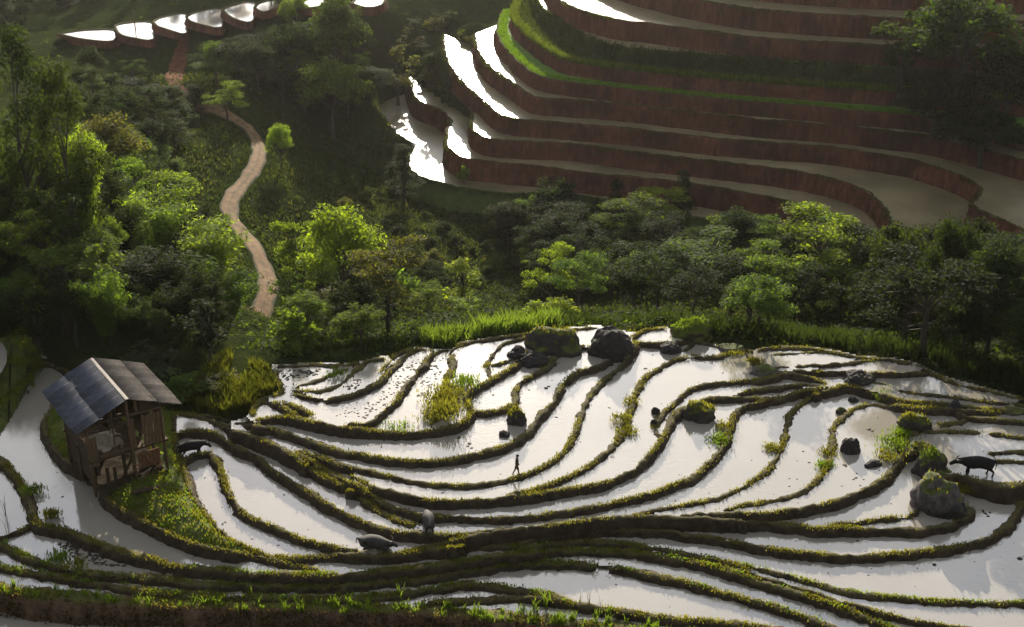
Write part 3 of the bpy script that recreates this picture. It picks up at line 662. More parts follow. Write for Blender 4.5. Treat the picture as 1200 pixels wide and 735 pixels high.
def hit(px, py, d0=60, d1=420):
    r = ray(px, py); d = d0
    while d < d1:
        t = d / r.y
        if CAMZ + r.z * t < gz(r.x * t, d): return Vector((r.x * t, d, gz(r.x * t, d)))
        d += 0.5
    return at_d(px, py, d1)

# dirt road draped on the hillside
C = ROADXY; tg = ROADTG; nn_ = len(C)
V, Fq = [], []; OFF = np.linspace(-1, 1, 9)
for i in range(nn_):
    x, y = C[i]; hw = 1.2 * (1 + 0.35 * fbm(x * 0.2, y * 0.2, 5))
    for q, o in enumerate(OFF):
        X = x + tg[i, 1] * o * hw; Y = y - tg[i, 0] * o * hw
        rut = -0.06 * math.exp(-((abs(o) - 0.5) / 0.18) ** 2)
        V.append((X, Y, gz(X, Y) + (0.16 if abs(o) < 1 else -0.10) + rut))
    if i:
        for q in range(8): a = (i - 1) * 9 + q; Fq.append((a, a + 1, a + 10, a + 9))
rm = mesh_np('dirt_road', V, Fq, True); at_ = rm.attributes.new('across', 'FLOAT', 'POINT'); at_.data.foreach_set('value', np.tile(np.abs(OFF), nn_).astype(np.float32))
tag(link('dirt_road', rm, M['road']), kind='structure')

# upper-left pans: water sheet, low rim and red riser below
for w_, z in PW:
    cpts = catmull([(p.x, p.y) for p in w_] + [(w_[0].x, w_[0].y)], 1.0)[:-1]
    c = cpts.mean(0); nP = len(cpts)
    V = [(x, y, z) for x, y in cpts]; tr = tessellate_polygon([[Vector(v) for v in V]])
    tag(link('terrace_water', mesh_np('pan_water', V, np.array(tr)), M['water']), kind='structure')
    V, Fq = [], []
    for i, (x, y) in enumerate(cpts):
        d = np.array([x, y]) - c; L_ = np.linalg.norm(d); d /= L_
        for q, (o, zz) in enumerate([(-0.15, z - 0.1), (0.1, z + 0.16), (0.5, z + 0.12), (0.5, z - 0.35), (0.8, z - 1.2)]):
            j = 0.15 * fbm(x * 0.6, y * 0.6, q + z); V.append((x + d[0] * (o + j), y + d[1] * (o + j), zz))
        for q in range(4): a = i * 5 + q; b = ((i + 1) % nP) * 5 + q; Fq.append((a, b, b + 1, a + 1))
    tag(link('earth_riser', mesh_np('pan_riser', V, Fq, True), M['red_bank']), kind='structure')
# red landslip below them
V, Fq = [], []
slip = [(217, 44, 5), (214, 55, 6), (212, 66, 7), (208, 78, 8), (205, 90, 10), (206, 101, 12), (214, 114, 8)]
sp = catmull([(a, b) for a, b, _ in slip], 2)
for i, (px, py) in enumerate(sp):
    hwp = np.interp(py, [42, 95, 114], [6, 13, 9]) * (1 + 0.45 * fbm(py * 0.11, 3.3))
    for q in range(7):
        p = hit(px + (q - 3) / 3 * hwp, py); V.append((p.x, p.y, p.z + (0.22 if 0 < q < 6 else -0.15) + 0.15 * fbm(p.x, p.y, 1)))
    if i:
        for q in range(6): a = (i - 1) * 7 + q; Fq.append((a, a + 7, a + 8, a + 1))
tag(link('landslip', mesh_np('landslip', V, Fq, True), plain('red_soil', (0.055, 0.030, 0.017), (0.19, 0.075, 0.045), 0.5, 0.95, 0.9, 0.3, 0.02)), kind='structure')
# ================================================================== GRASS (blades are real triangles)
BL = {}
def blades(key, P, hgt, wid=0.05, lean=0.45, lz=None):
    """P: Nx3 roots"""
    P = np.asarray(P, float); n = len(P)
    if n == 0: return
    h = hgt * RNG.uniform(0.5, 1.35, n); a = RNG.uniform(0, 2 * np.pi, n); l = lean * RNG.uniform(0.1, 1, n) * h; f = RNG.uniform(0, np.pi, n)
    w = wid * RNG.uniform(0.6, 1.3, n)
    s = np.stack([np.cos(f) * w, np.sin(f) * w, np.zeros(n)], 1)
    mid = P + np.stack([np.cos(a) * l * 0.35, np.sin(a) * l * 0.35, h * 0.6], 1); tip = P + np.stack([np.cos(a) * l, np.sin(a) * l, h * 0.95], 1)
    V = np.stack([P - s, P + s, mid + s * 0.7, tip, mid - s * 0.7], 1)
    BL.setdefault(key, []).append(V)
def flush_blades(key, name, color, label=None, cat=None):
    V = np.concatenate(BL[key]); n = len(V); b = np.arange(n)[:, None] * 5
    o = link(name, mesh_np(name, V.reshape(-1, 3), b + np.arange(5)[None]), M['grass']); o.color = (*color, 1)
    tag(o, label, cat, kind='stuff'); return o
for (C, nr, w, gr, zl, zh) in CREST:
    if gr <= 0: continue
    n = len(C)
    cnt = int(n * 40 * (0.1 + gr)); i = RNG.integers(0, n, cnt)
    dens = np.array([fbm(C[q, 0] * 0.35, C[q, 1] * 0.35, 11.0) for q in range(n)])
    keep = RNG.random(cnt) < np.clip(0.5 + 2.2 * dens[i] + 0.3 * (gr - 0.5), 0.03, 1); i = i[keep]; cnt = len(i)
    o = np.clip(RNG.normal(-0.25, 0.55, cnt), -1.6, 0.75) * (w + 0.06); jit = RNG.uniform(-0.14, 0.14, (cnt, 2))
    P = C[i].copy(); P[:, :2] += nr[i] * o[:, None] + jit
    P[:, 2] += -0.02 - np.clip(np.abs(o) - w, 0, 1) * 1.5
    blades('dry', P[: cnt // 2], 0.12, 0.04); blades('dike', P[cnt // 2:], 0.15, 0.035)
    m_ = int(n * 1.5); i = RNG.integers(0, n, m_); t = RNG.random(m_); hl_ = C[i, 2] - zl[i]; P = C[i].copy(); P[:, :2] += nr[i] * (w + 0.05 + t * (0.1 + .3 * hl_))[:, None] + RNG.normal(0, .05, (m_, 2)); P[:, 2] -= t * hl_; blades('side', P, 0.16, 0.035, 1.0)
# bright tall tussocks along the near bank
C, nr, w, gr, zl, zh = CREST[0]
for rep_ in range(260):
    q = RNG.integers(0, len(C)); k = RNG.integers(5, 22); P = np.tile(C[q], (k, 1)); P[:, :2] += nr[q] * RNG.uniform(-0.5, 0.45) + RNG.normal(0, 0.10, (k, 2)); P[:, 2] -= 0.05
    blades('bright', P, RNG.uniform(0.25, 0.6), 0.035, 0.6)
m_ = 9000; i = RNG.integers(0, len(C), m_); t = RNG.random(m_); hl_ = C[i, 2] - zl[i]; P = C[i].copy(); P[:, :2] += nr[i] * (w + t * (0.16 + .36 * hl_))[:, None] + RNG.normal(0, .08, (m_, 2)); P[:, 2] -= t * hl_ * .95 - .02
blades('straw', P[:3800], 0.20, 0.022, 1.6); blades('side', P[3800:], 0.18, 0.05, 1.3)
for li in (1, 3, 4, 5, 11):  # brighter blade colour stands in for sunlit tops on these self-shaded bunds
    C, nr, w, gr, zl, zh = CREST[li]; n = len(C); i = RNG.integers(0, n, n * 16); i = i[np.array([fbm(C[q, 0] * .5, C[q, 1] * .5, 21.) for q in i]) > RNG.uniform(-.35, .5, len(i))]
    P = C[i].copy(); P[:, :2] += nr[i] * (np.clip(RNG.normal(-.3, .5, len(i)), -1.3, .6) * w)[:, None] + RNG.normal(0, .06, (len(i), 2)); blades('bright', P, 0.15, 0.04)
for li in (1, 3):
    C, nr, w, gr, zl, zh = CREST[li]
    for rep_ in range(90):
        q = RNG.integers(0, len(C)); k = RNG.integers(4, 12); P = np.tile(C[q], (k, 1)); P[:, :2] += nr[q] * RNG.uniform(-0.4, 0.2) + RNG.normal(0, 0.08, (k, 2)); P[:, 2] -= 0.05
        blades('bright', P, RNG.uniform(0.15, 0.32), 0.03, 0.6)
for px, py, hh in [(628, 716, 0.9), (640, 712, 1.1), (612, 716, 0.6), (715, 722, 0.8), (700, 724, 0.6), (330, 704, 0.6), (320, 703, 0.5), (240, 700, 0.5), (292, 700, 0.8), (468, 700, 0.9), (5, 706, 0.8), (28, 716, 0.6), (560, 716, 0.6)]:
    p = fpt(px, py, 0.0); P = np.tile(np.array(p), (12, 1)); P[:, :2] += RNG.normal(0, 0.12, (12, 2)); blades('bright', P, hh, 0.045, 0.5)
for px, py in [(680, 704), (690, 704), (703, 706), (10, 622), (6, 600)]:
    p = fpt(px, py + 4, 0.0); P = np.tile(np.array(p), (5, 1)); P[:, :2] += RNG.normal(0, 0.05, (5, 2)); blades('stalk', P, 0.8 if px > 100 else 1.6, 0.02, 0.3)
def patch(key, poly, n, hgt, wid=0.05, zoff=-0.05, lean=0.5, terrain=False, clump=0.0):
    poly = np.array(poly, float); lo, hi = poly.min(0), poly.max(0); P = []
    while len(P) < n:
        x, y = RNG.uniform(lo, hi)
        if in_poly1(x, y, poly):
            if clump and fbm(x * clump, y * clump, 5.0) < RNG.uniform(-0.35, 0.2): continue
            if terrain: p = hit(x, y, 62)
            else: p = fpt(x, y)
            P.append((p.x, p.y, p.z + zoff))
    blades(key, P, hgt, wid, lean)
# reeds and tall grass behind the field edge
def ring(key, px0, px1, d0, d1, n, hgt, wid):
    P = []
    for _ in range(n):
        px = RNG.uniform(px0, px1); py = np.interp(px, [p[0] for p in ETOP], [p[1] for p in ETOP]); e = unproj(px, py, reg_z(px, py, 4.2)); dd = RNG.uniform(d0, d1)
        s_ = (e.y + dd) / e.y; x, y = e.x * s_, e.y + dd; P.append((x, y, gz(x, y) - 0.1))
    P = [p for p in P if fbm(p[0] * .45, p[1] * .45, 6.) > RNG.uniform(-.45, .25)]; blades(key, P, hgt, wid, 0.6)
ETOP = OUTLINE[15:-2]
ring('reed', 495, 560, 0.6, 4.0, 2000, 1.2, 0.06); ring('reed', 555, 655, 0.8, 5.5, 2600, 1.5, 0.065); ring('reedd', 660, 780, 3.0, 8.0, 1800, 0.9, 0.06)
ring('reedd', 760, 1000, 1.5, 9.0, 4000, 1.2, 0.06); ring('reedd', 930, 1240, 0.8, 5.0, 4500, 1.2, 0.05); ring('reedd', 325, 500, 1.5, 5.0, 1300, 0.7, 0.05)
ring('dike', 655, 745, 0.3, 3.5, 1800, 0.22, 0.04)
patch('yellow', [(215,478),(240,440),(270,418),(300,428),(318,445),(325,465),(300,488),(262,490),(230,486)], 4200, 0.95, 0.05, -0.1, 0.6, True, 0.03)

# hut mound: rounded grassy ground inside its bund
ys, xs = np.where(LG == HUT_LAB); zb = Z[HUT_LAB]
from collections import deque as _dq
DT = np.full(LG.shape, 0, float); cur = (LG == HUT_LAB)
for k in range(1, 40):
    DT[cur] = k; e = cur.copy()
    for da, db in ((1, 0), (-1, 0), (0, 1), (0, -1)): e &= np.roll(cur, (da, db), (0, 1))
    cur = e
vid = {}; V = []; Fq = []
def hz(i, j): return zb - 0.12 + 0.75 * (1 - math.exp(-DT[min(max(i, 0), NH - 1), min(max(j, 0), NW - 1)] / 9.0))
def hv(i, j):
    if (i, j) not in vid:
        p = unproj(GX0 + (j - 0.5) * CELL, GY0 + (i - 0.5) * CELL, zb); h = hz(i, j); vid[(i, j)] = len(V); V.append((p.x, p.y, h + 0.10 * fbm(p.x * 0.8, p.y * 0.8, 4)))
    return vid[(i, j)]
for i, j in zip(ys, xs): Fq.append((hv(i + 1, j), hv(i + 1, j + 1), hv(i, j + 1), hv(i, j)))
tag(link('hut_mound', mesh_np('hut_mound', V, Fq, True), M['mound']), kind='structure')
P = []
for _ in range(11000):
    q = RNG.integers(0, len(ys)); i, j = ys[q], xs[q]; px, py = GX0 + j * CELL, GY0 + i * CELL
    if px < 175 and 500 < py < 570 and px > 90: continue
    if fbm(px * 0.05, py * 0.08, 2) < RNG.uniform(-0.5, 0.3): continue
    p = unproj(px + RNG.uniform(-1, 1), py + RNG.uniform(-1, 1), zb); P.append((p.x, p.y, hz(i, j) - 0.03))
blades('dike', P[:len(P) // 2], 0.24, 0.045); blades('bright', P[len(P) // 2:], 0.22, 0.05)

# tall grassy bank at the left edge with a small paddy on top
zf = reg_z(35, 520); top = [(-60,372),(-25,376),(0,383),(15,391),(28,405),(36,419),(42,432)]; ct = catmull(top, 4); V = []; Fq = []
fo = catmull([(-60,600),(-38,552),(0,512),(12,492),(25,470),(36,448),(46,428)], 4); nS = 60
rs = lambda a: a[np.linspace(0, len(a) - 1, nS).astype(int)]
ct, fo = rs(ct), rs(fo); MOUND_P = []
for i in range(nS):
    T = unproj(*ct[i], zf + 2.4 * min(1, (nS - 1 - i) / 14 + 0.15)); Fo = unproj(*fo[i], zf - 0.1); inn = Vector((T.x - Fo.x, T.y - Fo.y, 0)); inn = inn.normalized() if inn.length > .1 else Vector((-1, 0, 0))
    row = [Fo, Fo.lerp(T, 0.3) + Vector((0, 0, 0.25)), Fo.lerp(T, 0.65) + Vector((0, 0, 0.35)), T + Vector((0, 0, 0.1)), T + inn * 0.5 + Vector((0, 0, 0.05)), T + inn * 0.8 - Vector((0, 0, 0.35)), T + inn * 3 - Vector((0, 0, 0.8))]
    for q, p in enumerate(row):
        V.append((p.x, p.y, p.z + (0.18 * fbm(p.x * 0.7, p.y * 0.7, p.z) if 0 < q < 6 else 0)))
        if 1 <= q <= 4: MOUND_P.append(V[-1])
    if i:
        for q in range(6): a = (i - 1) * 7 + q; Fq.append((a, a + 1, a + 8, a + 7))
tag(link('earth_bank', mesh_np('left_bank', V, Fq, True), M['mound']), kind='structure')
MP = np.array(MOUND_P); i = RNG.integers(0, len(MP), 9000); P = MP[i] + np.c_[RNG.normal(0, 0.3, (9000, 2)), np.full(9000, -0.08)]; 
blades('dike', P[:5200], 0.28, 0.045); blades('bright', P[5200:], 0.28, 0.045)
pz = zf + 2.2; pp = [(-60,392),(-25,393),(-6,396),(3,402),(8,412),(8,424),(2,436),(-10,448),(-60,480)]
pw = [unproj(a, b, pz) for a, b in pp]
tag(link('paddy_water', mesh_np('paddy_water', [tuple(p) for p in pw], np.array(tessellate_polygon([pw]))), M['water']), kind='structure')

# muddy clods in the shallow water
mb = bmesh.new()
def clod(px, py, r, dz=0.0):
    p = fpt(px, py, dz); q = bmesh.ops.create_icosphere(mb, subdivisions=1, radius=1.0)
    a = RNG.uniform(0, 3.1); sx, sy = r * RNG.uniform(0.7, 1.6), r * RNG.uniform(0.6, 1.0)
    for v in q['verts']:
        n_ = 1 + 0.35 * fbm(v.co.x * 2 + px, v.co.y * 2 + py, v.co.z); x, y = v.co.x * sx * n_, v.co.y * sy * n_
        v.co = Vector((p.x + x * math.cos(a) - y * math.sin(a), p.y + x * math.sin(a) + y * math.cos(a), p.z + v.co.z * r * 0.32))
def clods(poly, n, r):
    poly = np.array(poly, float); lo, hi = poly.min(0), poly.max(0); c = 0
    while c < n:
        x, y = RNG.uniform(lo, hi)
        if in_poly1(x, y, poly): clod(x, y, r * RNG.uniform(0.5, 1.5)); c += 1
clods([(470,428),(492,418),(485,440),(462,466),(448,480),(430,487),(445,465)], 70, 0.10)
clods([(508,420),(520,417),(515,450),(505,462),(488,465),(495,440)], 60, 0.10)
clods([(395,475),(430,468),(450,480),(430,490),(390,488)], 40, 0.08); clods([(325,435),(375,432),(370,440),(335,446)], 60, 0.12)
clods([(62,640),(80,634),(110,648),(130,660),(150,664),(120,664),(90,655)], 80, 0.12); clods([(404,448),(425,443),(420,456),(400,459)], 25, 0.1)
for px, py, r in [(550,520,.16),(553,525,.14),(548,523,.12),(538,513,.14),(460,520,.08),(447,524,.08),(497,517,.08),(580,402+85,.1),(1018,503,.2),(1022,505,.15),(1040,503,.1),(948,542,.1),(1000,562,.1),(1003,560,.12),(1012,562,.1),(1008,569,.1),(925,561,.08),(925,570,.08),(941,529,.1),(934,540,.06),(1004,555,.1),(1155,602,.14),(1160,601,.14),(1152,599,.12),(1158,605,.1),(1095,662,.2),(1195,655,.2),(1005,634,.12),(1085,472,.1),(640,455,.2),(643,453,.15),(834,426,.1),(853,425,.1),(847,437,.1),(714,478,.1),(680,518,.1),(641,407,.1),(764,411,.1),(756,432,.15),(318,513,.15),(322,513,.12),(344,450,.1),(387,648,.1),(333,580,.1),(240,560,.08),(261,614,.12),(264,612,.1),(990,545,.2),(578,463,.12),(566,489,.1),(558,492,.1),(606,435,.1),(601,437,.1),(700,455,.1),(620,457,.1),(652,489,.12)]:
    clod(px, py, r)
for _ in range(260):
    x, y = RNG.uniform(60, 1200), RNG.uniform(400, 735)
    if lab_at(x, y) not in (0, HUT_LAB): clod(x, y, RNG.uniform(.04, .09))
me = bpy.data.meshes.new('mud_clods'); mb.to_mesh(me); mb.free(); tag(link('mud_clods', me, M['clod']), kind='stuff')

# ================================================================== ROCKS
def rock(px, pyb, wpx, hpx, mat, label, name='boulder', cat='boulder', seed=0, depth=0.8, flat=0.0, rot=0.0, sharp=0.25, zoff=0.0, grass=0, gk='dike', peak=0.0):
    zb_ = reg_z(px, pyb) + zoff; p = unproj(px, pyb, zb_); dist_ = p.y * math.cos(PITCH) - (p.z - CAMZ) * math.sin(PITCH); ppm = F_PX / dist_
    w_ = wpx / ppm; dp = w_ * depth; vis = hpx / ppm
    h = max(0.15, (vis - dp * 0.5 * 0.30) / 0.86 * 0.78); w_ *= 0.92
    bm = bmesh.new(); bmesh.ops.create_icosphere(bm, subdivisions=4, radius=1.0)
    for v in bm.verts:
        c = v.co.copy(); q = c * 1.1 + Vector((seed * 3.7, seed * 1.3, seed * 5.1))
        f = 1 + sharp * 1.4 * mnoise.noise(q * 0.9) + sharp * 0.7 * mnoise.noise(q * 2.3) + 0.10 * mnoise.noise(q * 5) + 0.05 * mnoise.noise(q * 11)
        cell = mnoise.cell(q * 1.4); f += 0.05 * cell
        c = c * f; zz = c.z
        if zz < 0: zz *= 0.5
        if flat: zz = min(zz, flat)
        v.co = Vector(((c.x + peak * max(0, zz)) * w_ / 2, c.y * dp / 2, zz * h * 0.98))
    me = bpy.data.meshes.new(name); bm.to_mesh(me); bm.free()
    for f in me.polygons: f.use_smooth = False if mat == 'rock_dark' else True
    o = link(name, me, M[mat]); o.location = (p.x, p.y + dp * 0.42, zb_ - 0.05); o.rotation_euler = (0, 0, rot)
    if grass:
        vs = [v for v in me.vertices if v.normal.z > 0.55 and v.co.z > 0.35 * h]; Mr = Matrix.Rotation(rot, 3, 'Z'); P = []
        while vs and len(P) < grass:
            v = vs[RNG.integers(len(vs))]; c_ = o.location + Mr @ v.co
            if fbm(c_.x * 1.3, c_.y * 1.3, seed) > RNG.uniform(-.4, .3): P.append((c_.x + RNG.normal(0, .06), c_.y + RNG.normal(0, .06), c_.z - .04))
        blades(gk, P, 0.26, 0.045, 0.7)
    tag(o, label, cat); return o
ROCKS = [
 (716,424,60,46,'rock_dark','huge black boulder standing upright at the top of the paddies','boulder',31,0.75,0,0.2,0.16),
 (648,418,64,34,'rock_moss','wide dark boulder with grass on its top just left of the huge black boulder','boulder',2,0.7,0,0.1,0.3),
 (624,430,40,19,'rock_dark','low dark rock at the foot of the wide grassy-topped boulder','boulder',3,0.7,0,0.4,0.3),
 (606,421,26,15,'rock_dark','small dark rock leftmost in the boulder cluster on the upper paddies','boulder',4,0.8,0,0,0.3),
 (786,415,28,15,'rock_dark','rounded dark rock in water to the right of the huge black boulder','boulder',5,0.8,0,0,0.2),
 (812,402,60,30,'mound','grass-capped dark knoll on the far rim of the paddies','knoll',6,0.7,0,0,0.2),
 (858,413,36,15,'rock_pale','pinkish grey slab of rock set in the far rim right of the grass-capped knoll','boulder',7,0.5,0.5,0.1,0.2),
 (897,444,34,16,'rock_pale','pinkish grey rock lying where green dikes meet on the upper right','boulder',8,0.8,0,0,0.25),
 (604,499,26,24,'rock_moss','mossy brown rock at the lower end of the short green dike in mid field','boulder',9,0.8,0,0,0.35),
 (591,513,14,9,'rock_dark','little black rock in water beside the mossy brown rock','boulder',10,0.8,0,0,0.2),
 (820,496,44,26,'rock_moss','dark rock under a moss cap at the head of a paddy right of centre','boulder',11,0.7,0,0,0.3),
 (768,486,12,11,'rock_dark','small black stone in water against the dike, upper of a pair','stone',12,0.8,0,0,0.2),
 (767,499,10,9,'rock_dark','small black stone in water against the dike, lower of a pair','stone',13,0.8,0,0,0.2),
 (999,533,26,24,'rock_dark','round black boulder in water beside the mossy tongue of land','boulder',16,0.9,0,0,0.15),
 (1008,452,42,17,'rock_dark','dark wedge of rock where two green dikes fork below the right rim','boulder',17,0.8,0,0,0.25),
 (1072,506,44,20,'rock_moss','low mossy rock bordering the right-hand pond','boulder',18,0.6,0,0,0.25),
 (1119,487,26,16,'rock_dark','dark blocky rock between grassy dikes at the right','boulder',19,0.8,0,0,0.3),
 (1188,487,30,11,'rock_pale','pale grey flat stone lying on a dike at the right edge','stone',20,0.7,0.5,0,0.2),
 (1001,472,14,8,'rock_dark','small dark stone in the paddy under the forked dikes','stone',21,0.8,0,0,0.2),
 (987,486,14,10,'rock_moss','small mossy stone on the bend of a dike at the right','stone',22,0.8,0,0,0.2),
 (1024,548,28,9,'rock_dark','long flat black stone lying in water under the mossy tongue of land','stone',24,0.5,0,0.3,0.2),
 (1102,604,62,44,'rock_pale','tall weathered rock outcrop with white streaks and moss below the standing buffalo','rock outcrop',25,0.8,0,0.2,0.3),
 (1112,610,48,30,'rock_dark','dark rounded rock at the foot of the tall weathered outcrop','boulder',26,0.8,0,0,0.25),
 (1098,566,48,42,'rock_moss','moss-topped upper shoulder of rock against which the standing buffalo noses','boulder',33,0.8,0,0,0.3),
 (1084,531,30,10,'rock_moss','low mossy rock at the head of the tall weathered outcrop','boulder',27,0.8,0,0,0.25),
]
for (px, py, w_, h_, mt, lb, ct_, sd_, dp, fl, ro, sh) in ROCKS:
    rock(px, py, w_, h_, mt, lb, grass={1: 0, 2: 260, 6: 700, 9: 150, 11: 220, 18: 180, 25: 60, 33: 260, 27: 120}.get(sd_, 0), gk='bright' if sd_ in (6, 33) else 'dike', **dict(zip(('name', 'cat', 'seed', 'depth', 'flat', 'rot', 'sharp'), ({'boulder': 'boulder', 'knoll': 'grassy_knoll', 'stone': 'stone', 'rock outcrop': 'rock_outcrop'}[ct_], ct_, sd_, dp, fl, ro, sh))))
# grass on rocks and mossy tongues
def tuft(px, py, n, spread, hgt, key='dike', zoff=0.0):
    p = fpt(px, py, zoff); P = np.tile(np.array(p), (n, 1)) + np.c_[RNG.normal(0, spread, (n, 2)), np.zeros(n)]; blades(key, P, hgt, 0.045, 0.6)
for px, py, n_, sp_, hh, key, zo in [(520,468,800,0.75,0.32,'dike',0.3),(530,458,400,0.6,0.3,'dike',0.3),(545,448,400,0.5,0.3,'bright',0.3),(508,488,300,0.45,0.28,'dike',0.2),(522,482,500,0.6,0.4,'dike',0.6),
    (1047,518,420,0.6,0.25,'bright',0.25),(1040,535,300,0.4,0.22,'dike',0.2),(1056,508,260,0.35,0.25,'bright',0.3),(1120,556,300,0.5,0.25,'dike',0.6),(1125,572,300,0.45,0.3,'dike',0.4),
    (1035,462,300,0.5,0.3,'bright',0.2),(865,415,80,0.3,0.2,'dike',0.3),(885,424,200,0.3,0.25,'dike',0.2),(460,500,60,0.4,0.3,'bright',0.05),(475,500,60,0.4,0.3,'bright',0.05),(40,575,220,0.35,0.3,'bright',0.25),(60,603,260,0.3,0.3,'dike',0.2),(66,520,40,0.2,0.3,'bright',0.0),(395,438,120,0.35,0.3,'bright',0.2),(735,505,300,0.35,0.2,'dike',0.1),(727,490,200,0.35,0.2,'dike',0.2),(740,470,150,0.3,0.2,'dike',0.1),(843,515,300,0.4,0.22,'bright',0.1),(848,500,200,0.35,0.22,'dike',0.1),(905,525,250,0.3,0.2,'dike',0.1),(967,545,250,0.3,0.22,'bright',0.1),(970,530,200,0.3,0.2,'dike',0.1),
    (68,655,200,0.4,0.3,'bright',0.0),(88,662,160,0.4,0.3,'dike',0.0),(70,490,60,0.3,0.35,'bright',0.3)]:
    tuft(px, py, n_, sp_, hh, key, zo)

# ================================================================== HUT
M['hut_shade'] = plain('hut_shade_earth', (0.02, 0.015, 0.010), (0.06, 0.045, 0.03), 3, 0.95, 0.8, 0.1, 0.03)  # earth tone darkened to carry the shade under the hut
HZ = Z[HUT_LAB] + 0.45; yaw = 0.594; base = unproj(160, 563, HZ); Wd, Ln, RISE = 7.03, 6.53, 1.41
apx = at_d(159, 467, base.y - 0.05); EZ = apx.z - HZ - RISE; AZ = apx.z - HZ
hut = tag(empty('stilt_hut', base, yaw), 'weathered wooden stilt hut with a blue-grey and brown sheet roof beside the paddies', 'hut')
FL = at_d(158, 527, base.y).z - HZ
print('hut', base, 'floor', FL, 'eave', EZ)
def LG_at(p):
    i, j = int(round((p[1] - GY0) / CELL)), int(round((p[0] - GX0) / CELL)); return int(LG[i, j]) if 0 <= i < NH and 0 <= j < NW else 0
V, Fq = [], []  # dark ground sheet painting the hut's shade onto the mound
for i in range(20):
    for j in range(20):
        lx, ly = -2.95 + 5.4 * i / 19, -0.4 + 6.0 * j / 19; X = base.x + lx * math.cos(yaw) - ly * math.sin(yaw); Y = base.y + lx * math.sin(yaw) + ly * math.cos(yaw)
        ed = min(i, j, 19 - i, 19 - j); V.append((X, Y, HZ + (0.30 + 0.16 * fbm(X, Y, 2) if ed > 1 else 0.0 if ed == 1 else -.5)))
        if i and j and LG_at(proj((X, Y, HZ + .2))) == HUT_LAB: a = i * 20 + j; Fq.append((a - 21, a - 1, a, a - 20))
tag(link('under_hut_shade', mesh_np('under_hut_shade', V, Fq, True), M['hut_shade']), kind='structure')
sl = math.atan2(RISE, Wd / 2); SLEN = math.hypot(RISE, Wd / 2)
def sheet_mesh(wd, ln, waves, amp):
    n_ = waves * 4; V, Fq = [], []
    for i in range(n_ + 1):
        x = wd * i / n_; zz = amp * math.sin(2 * math.pi * i / 4.0)
        V += [(x, 0, zz), (x, ln / 2, zz), (x, ln, zz), (x, 0, zz - 0.012), (x, ln / 2, zz - .012), (x, ln, zz - .012)]
        if i:
            a = (i - 1) * 6
            for q in (0, 1): Fq.append((a + q, a + 6 + q, a + 7 + q, a + 1 + q))
            for q in (3, 4): Fq.append((a + q, a + 1 + q, a + 7 + q, a + 6 + q))
            Fq += [(a, a + 3, a + 9, a + 6), (a + 2, a + 8, a + 11, a + 5)]
    return mesh_np('roof_sheet', V, Fq, True)
NS = 7; sw = (Ln + 0.25) / NS + 0.10
for side, mat in ((-1, 'roof_blue'), (1, 'roof_brown')):
    sm_ = [sheet_mesh(sw, SLEN * 0.55, 5 if side < 0 else 6, 0.06 if side < 0 else 0.03) for _ in range(1)][0]
    sm_.materials.append(M[mat])
    for r_ in range(2):
        for c_ in range(NS):
            o = bpy.data.objects.new('roof_sheet', sm_); COL.objects.link(o); o.parent = hut
            along = -0.32 + c_ * (Ln + 0.25) / NS + RNG.uniform(-0.025, 0.025)
            # local: sheet x -> along ridge (hut +y), sheet y -> down the slope
            s0 = 0.0 if r_ == 0 else SLEN * 0.47; lift = 0.035 if r_ == 0 else 0.0
            dx, dz_ = math.cos(sl), -math.sin(sl)
            X = Vector((0, 1, 0)); Y = Vector((side * dx, 0, dz_)); Zv = Vector((side * math.sin(sl), 0, math.cos(sl)))
            if X.cross(Y).dot(Zv) < 0: 
                X = -X; along += sw
            tw = RNG.uniform(-0.012, 0.012)
            Mx = Matrix((X, Y, Zv)).transposed().to_4x4(); pos = Vector((0, along, AZ)) + Y * (s0 + RNG.uniform(-0.03, 0.05)) + Zv * (lift + 0.004 * c_ + RNG.uniform(0, 0.015))
            o.matrix_local = Matrix.Translation(pos) @ Mx @ Matrix.Rotation(tw, 4, 'Z')
MB().box((0, Ln / 2 - 0.2, AZ + 0.06), (0.22, Ln + 0.3, 0.05), Matrix.Rotation(0.0, 3, 'Y')).build('ridge_cap', M['ridge'], hut)
XL, XR, YB = -2.75, 2.25, 5.1
def post(x, y, top, r=0.09, mat='wood_dark', lean=0.03):
    MB().tube([(x + RNG.uniform(-lean, lean), y, -0.35), (x, y, top * 0.5), (x + RNG.uniform(-lean, lean), y, top)], [r * 1.1, r, r * 0.95], 8).build('post', M[mat], hut, True)
def rz_at(x): return AZ - abs(x) * RISE / (Wd / 2) - 0.08
for x, y in [(XL, 0.15), (0.0, 0.05), (XR, 0.15), (XL, YB), (0.0, YB), (XR, YB), (XL, 2.6), (XR, 2.6)]:
    post(x, y, rz_at(x), 0.115 if x == 0 else 0.10, 'wood')
for y in (0.1, 2.6, YB):
    MB().beam((XL - 0.2, y, FL - 0.1), (XR + 0.2, y, FL - 0.1), 0.13, 0.14).build('floor_beam', M['wood_dark'], hut)
    MB().beam((XL - 0.5, y, EZ + 0.12), (XR + 0.6, y, EZ + 0.12), 0.11, 0.12).build('tie_beam', M['wood_dark'], hut)
    for s_ in (-1, 1): MB().beam((0, y, AZ - 0.12), (s_ * (Wd / 2 - 0.15), y, EZ - 0.0), 0.10, 0.10).build('rafter', M['wood_dark'], hut)
for x in (XL, XR): MB().beam((x, -0.2, rz_at(x) - 0.02), (x, YB + 0.2, rz_at(x) - 0.02), 0.11).build('wall_plate', M['wood_dark'], hut)
fb = MB().box((0.20, 0.18, 0.02), (0.20, 0.22, 0.03)); fb.bm.clear()
flo = MB().box((0, 0, 0), (0.30, YB + 0.1, 0.035)).mesh('floor_board'); flo.materials.append(M['wood'])
